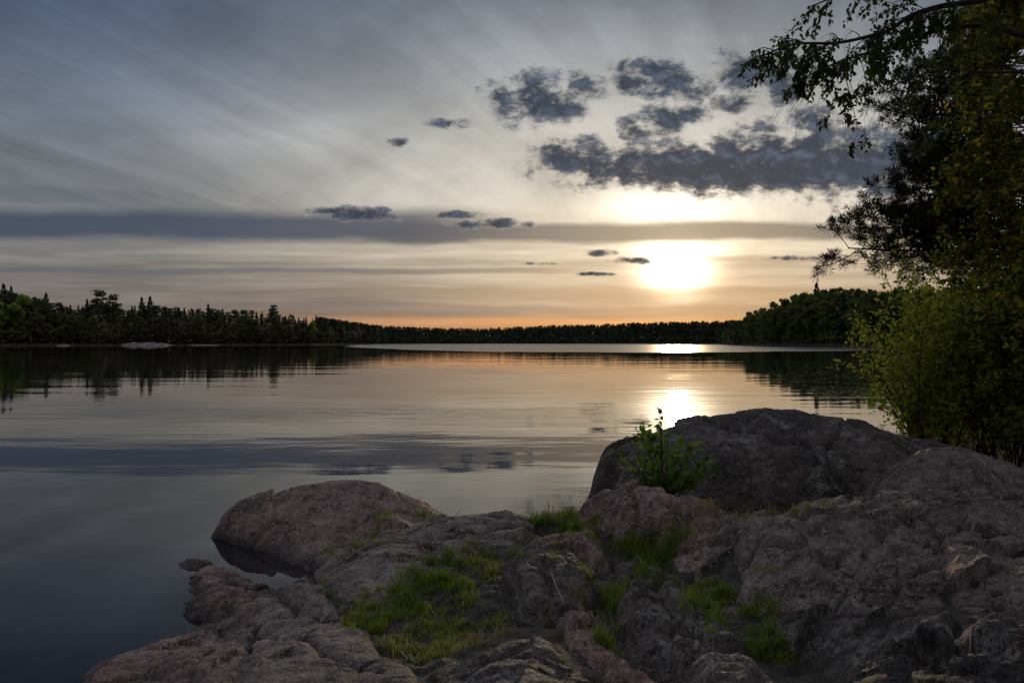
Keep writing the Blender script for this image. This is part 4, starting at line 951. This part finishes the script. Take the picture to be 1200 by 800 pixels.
def dec_crown(h, seed, mat, wid=.24, n=1300, base=.28):
    g = np.random.default_rng(seed); C = []; S_ = []; lobes = []
    for b in range(22):
        t = base + .08 + (.92 - base - .05) * g.random(); a = g.random() * 6.283; R0 = h * wid * math.sin(math.pi * min(1, max(.12, (t - base) / (1 - base) * .85 + .12))) ** .7
        r = R0 * math.sqrt(g.random()) * .85; lobes.append((math.cos(a) * r, math.sin(a) * r, h * t, h * (.05 + .05 * g.random())))
    lobes.append((0, 0, h * .95, h * .05))
    for i in range(n):
        l = lobes[g.integers(len(lobes))]; v = unit(g.normal(size=3)) * l[3] * g.random() ** .4; C.append((l[0] + v[0], l[1] + v[1], l[2] + v[2] * .9)); S_.append(.35 + .5 * g.random())
    return tri_mesh('crown', np.array(C), S_, g.normal(size=(len(C), 3)), g.random(len(C)), mat, g)
def trunk_mesh(h, r, mat, seed, limbs=0, bend=.02):
    g = np.random.default_rng(seed); T = Tubes(); tr = wander((0, 0, -1.0), (g.normal() * .04, g.normal() * .04, 1), h + .8, 8, bend, 0, g); T.add(tr, np.linspace(r, r * .15, 9), 6)
    for k in range(limbs):
        i = 3 + k % 5; a = g.random() * 6.283; T.add(wander(tr[i], (math.cos(a), math.sin(a), .9), h * .22, 4, .08, .03, g), np.linspace(r * .4, r * .08, 5), 4)
    return T.mesh('trunk', mat)
kinds = {
    'spruce_tree': [(spruce_crown(20, s, w, b), trunk_mesh(19, .22, M_bark, s), 20) for s, w, b in ((1, .20, .08), (2, .25, .12), (3, .17, .05), (4, .23, .15))],
    'far_pine': [(pine_crown(19, s), trunk_mesh(18.5, .20, M_pine_bark, s, 5), 19) for s in (5, 6, 7)],
    'birch': [(dec_crown(16, s, M_dec, .22), trunk_mesh(14.5, .16, M_birch_bark, s, 5), 16) for s in (8, 9, 10)],
    'bright': [(dec_crown(15, s, M_decy, .24, 1500, .12), trunk_mesh(13.5, .16, M_birch_bark, s, 5), 15) for s in (11, 12)],
    'brown': [(dec_crown(14, s, M_brown, .22, 800), trunk_mesh(13, .13, M_bark, s, 7), 14) for s in (13, 14)],
    'broad': [(dec_crown(17, s, M_dec, .32, 2000, .15), trunk_mesh(14, .25, M_bark, s, 7), 17) for s in (15, 16, 17)],
}
info = {'spruce_tree': ('spruce_tree', 'spruce'), 'far_pine': ('pine_tree', 'pine'), 'birch': ('birch_tree', 'birch'), 'bright': ('birch_tree', 'birch'), 'brown': ('budding_tree', 'tree'), 'broad': ('broadleaf_tree', 'tree')}
def put(kind, px, Y, h, g, label, group=None, v=None):
    cm, tm, h0 = kinds[kind][v if v is not None else g.integers(len(kinds[kind]))]
    X_ = (px - 600) / F * Y; z = float(ground_z(np.array([X_]), np.array([Y]))[0]); nm, cat = info[kind]
    r = bpy.data.objects.new(nm, None); COL.objects.link(r); r.location = (X_, Y, z - .2); s = h / h0; w = s * (.85 + .35 * g.random()); r.scale = (w, w, s); r.rotation_euler = (0, 0, g.random() * 6.28)
    tag(r, label, cat, group)
    for n_, m_ in (('trunk', tm), ('crown', cm)): link(n_, m_, r)
    return r
def hgt(px, top_py, Y):
    """height of a tree whose top is sighted at top_py"""
    X_ = (px - 600) / F * Y; return CH + (400 - top_py) / F * Y - float(ground_z(np.array([X_]), np.array([Y]))[0]) + .2
g = np.random.default_rng(100)
# left shore: skyline read from the photograph
skyx = [-60, 0, 8, 28, 50, 60, 90, 150, 180, 200, 240, 280, 320, 360, 372, 400, 440]
skyy = [330, 338, 340, 345, 350, 355, 356, 357, 356, 359, 361, 362, 364, 368, 370, 376, 381]
GL = 'trees of the wood on the left shore'
spec = [('spruce_tree', 4, 332, 'tallest dark spruce at the far left edge rising above the bright birches'), ('spruce_tree', 13, 335, 'second tall spruce from the left edge beside the bright birches'), ('spruce_tree', 54, 343, 'slim pointed spruce between the bright birches and the big crowned pine on the left shore'),
        ('far_pine', 117, 341, 'big crowned pine rising above the left shore wood, over the pale birch trunks'), ('far_pine', 133, 346, 'pine just right of the big crowned pine on the left shore'), ('spruce_tree', 166, 348, 'left of two tall spruces above the bare rock shore'),
        ('spruce_tree', 176, 347, 'right of two tall spruces above the bare rock shore'), ('spruce_tree', 102, 350, 'small pointed spruce just left of the big crowned pine'), ('spruce_tree', 244, 356, 'tall spruce right of the bare rock shore breaking the skyline'), ('far_pine', 321, 358, 'pine breaking the skyline two thirds along the left wood')]
for k, px, top, lab in spec:
    Y = shore_dist(px) + 30; put(k, px, Y, hgt(px, top, Y), g, lab)
for px, top, lab in [(-4, 352, 'bright green birch cut by the left edge of the picture'), (16, 354, 'bright green round birch at the water on the far left shore'), (26, 344, 'taller yellow green birch behind the bright round birch on the far left shore')]:
    Y = shore_dist(px) + (6 if top > 350 else 16); put('bright', px, Y, hgt(px, top, Y), g, lab)
for px, top, lab in [(85, 368, 'birch with a thin pale trunk, left one of the pair on the left shore'), (94, 369, 'birch with a thin pale trunk, right one of the pair on the left shore'), (297, 374, 'pale trunked birch alone among dark spruces, right of the bare rock'), (366, 376, 'yellow green birch at the outer tip of the left wood')]:
    Y = shore_dist(px) + 5; put('birch' if px < 350 else 'bright', px, Y, hgt(px, top, Y), g, lab)
def fill(x0, x1, n, rows_, sx, sy, mixk, labels, group, drop=(0, 8), lowf=0.35):
    for i in range(n):
        px = x0 + (x1 - x0) * (i + g.random()) / n; row = g.random(); Y = shore_dist(px) + 4 + rows_ * row
        top = np.interp(px, sx, sy) + drop[0] + (drop[1] - drop[0]) * g.random() ** 1.3 + (1 - row) * 12 * lowf
        kind = mixk[g.choice(len(mixk), p=[m[1] for m in mixk])][0]; h = np.clip(hgt(px, top, Y), 5, 30)
        put(kind, px, Y, h, g, labels[kind], group[kind])
labL = {'spruce_tree': 'dark spruce in the even middle of the left shore wood', 'far_pine': 'dark pine in the even skyline of the left shore wood', 'birch': 'small green birch among dark conifers on the left shore', 'brown': 'brown budding tree in the shade of the left shore wood'}
grpL = {'spruce_tree': 'spruces of the left shore wood', 'far_pine': 'pines of the left shore wood', 'birch': 'birches of the left shore wood', 'brown': 'budding trees of the left shore wood'}
fill(-70, 445, 190, 60, skyx, skyy, [('spruce_tree', .62), ('far_pine', .38)], labL, grpL, (-1, 7), .2)
fill(-60, 380, 75, 14, skyx, skyy, [('brown', .45), ('birch', .30), ('spruce_tree', .25)], labL, grpL, (8, 22), .3)
# right headland
skx = [838, 850, 862, 870, 880, 895, 915, 935, 955, 985, 1020, 1060, 1100, 1200, 1300]
sky_ = [379, 378, 372, 368, 364, 357, 349, 341, 337, 334, 335, 334, 336, 330, 330]
labR = {'broad': 'rounded broadleaved tree covering the right headland', 'birch': 'green birch among broadleaved trees on the right headland', 'brown': 'brown budding tree on the right headland shore', 'spruce_tree': 'dark spruce among broadleaved trees on the right headland'}
grpR = {'broad': 'broadleaved trees of the right headland', 'birch': 'birches of the right headland', 'brown': 'budding trees of the right headland', 'spruce_tree': 'spruces of the right headland'}
put('spruce_tree', 957, 292 + 35, hgt(957, 331, 327), g, 'single dark spruce tip rising above the round crowns of the right headland')
for px, top, lab in [(880, 368, 'pale trunked birch at the left end of the right headland'), (969, 352, 'pale trunked birch in the middle of the right headland'), (938, 356, 'thin pale trunked birch left of the middle of the right headland')]:
    Y = shore_dist(px) + 4; put('birch', px, Y, hgt(px, top, Y), g, lab)
fill(842, 1300, 130, 55, skx, sky_, [('broad', .72), ('birch', .18), ('spruce_tree', .10)], labR, grpR, (0, 6), .3)
fill(842, 1100, 40, 10, skx, sky_, [('brown', .5), ('birch', .5)], labR, grpR, (10, 24), .5)
# the far shore across the lake: one continuous distant wood
def merge_wood(name, trees, label, cat):
    vs, qs, ts, off = [], [], [], 0
    src = {}
    for kind, px, Y, h in trees:
        v = int(g.integers(len(kinds[kind]))); cm, tm, h0 = kinds[kind][v]
        if (kind, v) not in src:
            n = len(cm.vertices); a = np.empty(n * 3, np.float32); cm.vertices.foreach_get('co', a); a = a.reshape(-1, 4, 3); src[(kind, v)] = a
        a = src[(kind, v)]; a = a[::2]; s = h / h0; c, s_ = math.cos(g.random() * 6.28), 0; an = g.random() * 6.28
        Rm = np.array([[math.cos(an), -math.sin(an), 0], [math.sin(an), math.cos(an), 0], [0, 0, 1]])
        ctr = a.mean(1, keepdims=True); b = (ctr + (a - ctr) * 1.5) * s; b = b.reshape(-1, 3) @ Rm.T
        X_ = (px - 600) / F * Y; b = b + np.array([X_, Y, float(ground_z(np.array([X_]), np.array([Y]))[0])])
        vs.append(b); ts.append(np.full(len(b), g.random())); off += len(b)
    Vv = np.concatenate(vs); n = len(Vv) // 4
    me = mesh_np(name, Vv, np.arange(n * 4).reshape(-1, 4), M_sp if name != 'x' else M_dec, smooth=False, colattr=np.concatenate(ts))
    return tag(link(name, me), label, cat, kind='stuff')
cx = [370, 400, 440, 470, 520, 560, 600, 650, 700, 750, 800, 850, 870]; cy = [372, 376, 382, 384, 385, 386, 384, 382, 381, 379, 378, 377, 376]
tl = []
for i in range(620):
    px = 375 + 500 * (i + g.random()) / 620; row = g.random(); Y = shore_dist(px) + 5 + 60 * row; h = np.clip(hgt(px, np.interp(px, cx, cy) + 3.2 * g.random() ** 1.5 - .8, Y), 6, 24)
    tl.append((g.choice(['spruce_tree', 'spruce_tree', 'far_pine']), px, Y, h))
merge_wood('distant_wood', tl, 'low dark continuous wood along the far shore of the lake', 'wood')

# undergrowth filling the foot of the woods
def undergrowth(x0, x1, n, depth, hmax, mat, label, seed):
    g2 = np.random.default_rng(seed); px = x0 + (x1 - x0) * g2.random(n); Y = shore_dist(px) + 3 + depth * g2.random(n); X_ = (px - 600) / F * Y
    hm = hmax * (.55 + .45 * pn(X_ * .12, Y * .12, 0, seed)); z = ground_z(X_, Y) + hm * g2.random(n) ** .8
    me = tri_mesh('undergrowth', np.stack([X_, Y, z], 1), .9 + 1.1 * g2.random(n), g2.normal(size=(n, 3)), g2.random(n), mat, g2)
    tag(link('undergrowth', me), label, 'undergrowth', kind='stuff')
undergrowth(-80, 445, 52000, 45, 16, M_brown, 'dark brushy undergrowth at the foot of the left shore wood', 1)
undergrowth(842, 1300, 22000, 40, 12, M_dec, 'leafy undergrowth at the foot of the right headland wood', 2)
undergrowth(375, 870, 26000, 50, 11, M_sp, 'dense brush along the far shore', 3)
# bare rock shelves at the left waterline
def far_rock(label, px0, px1, hh, seed):
    g2 = np.random.default_rng(seed); pm = (px0 + px1) / 2; Y = shore_dist(pm); L = (px1 - px0) / F * Y; Xc = (pm - 600) / F * Y
    nx, ny = 60, 24; u, v = np.meshgrid(np.linspace(-1, 1, nx), np.linspace(-1, 1, ny)); x = u * L / 2; y = v * 5
    r = np.clip(1 - np.abs(u) ** 3 - v ** 2, -.3, 1); z = hh * r * (.6 + .5 * fbm(x * .15, y * .15, o=4, s=seed)) + .3 * r * fbm(x * .6, y * .6, o=3, s=seed + 1)
    idx = np.arange(u.size).reshape(u.shape); q = np.stack([idx[:-1, :-1], idx[:-1, 1:], idx[1:, 1:], idx[1:, :-1]], -1).reshape(-1, 4)
    o = link('shore_rock', mesh_np('shore_rock', np.stack([x.ravel(), y.ravel(), z.ravel()], 1), q, M_far_rock), loc=(Xc, Y - 1.0, -.1)); tag(o, label, 'rock')
mm, nt, bb, oo = newmat("pale_far_granite"); Pp, _g = geo_pos(nt); nn = noise(Pp, .5, 6, .7)
setin(bb, 'Base Color', mix(sstep(nn, .42, .58), (.16, .12, .12), (.32, .26, .25))); setin(bb, 'Roughness', .8)
M_far_rock = mm
far_rock('long pale pinkish bare rock shelf at the foot of the left wood', 138, 204, 2.6, 1)
far_rock('small pale rock at the waterline left of the long bare shelf', 70, 82, 1.4, 2)
far_rock('low narrow strip of stones along the waterline right of the long bare shelf', 205, 262, .7, 3)
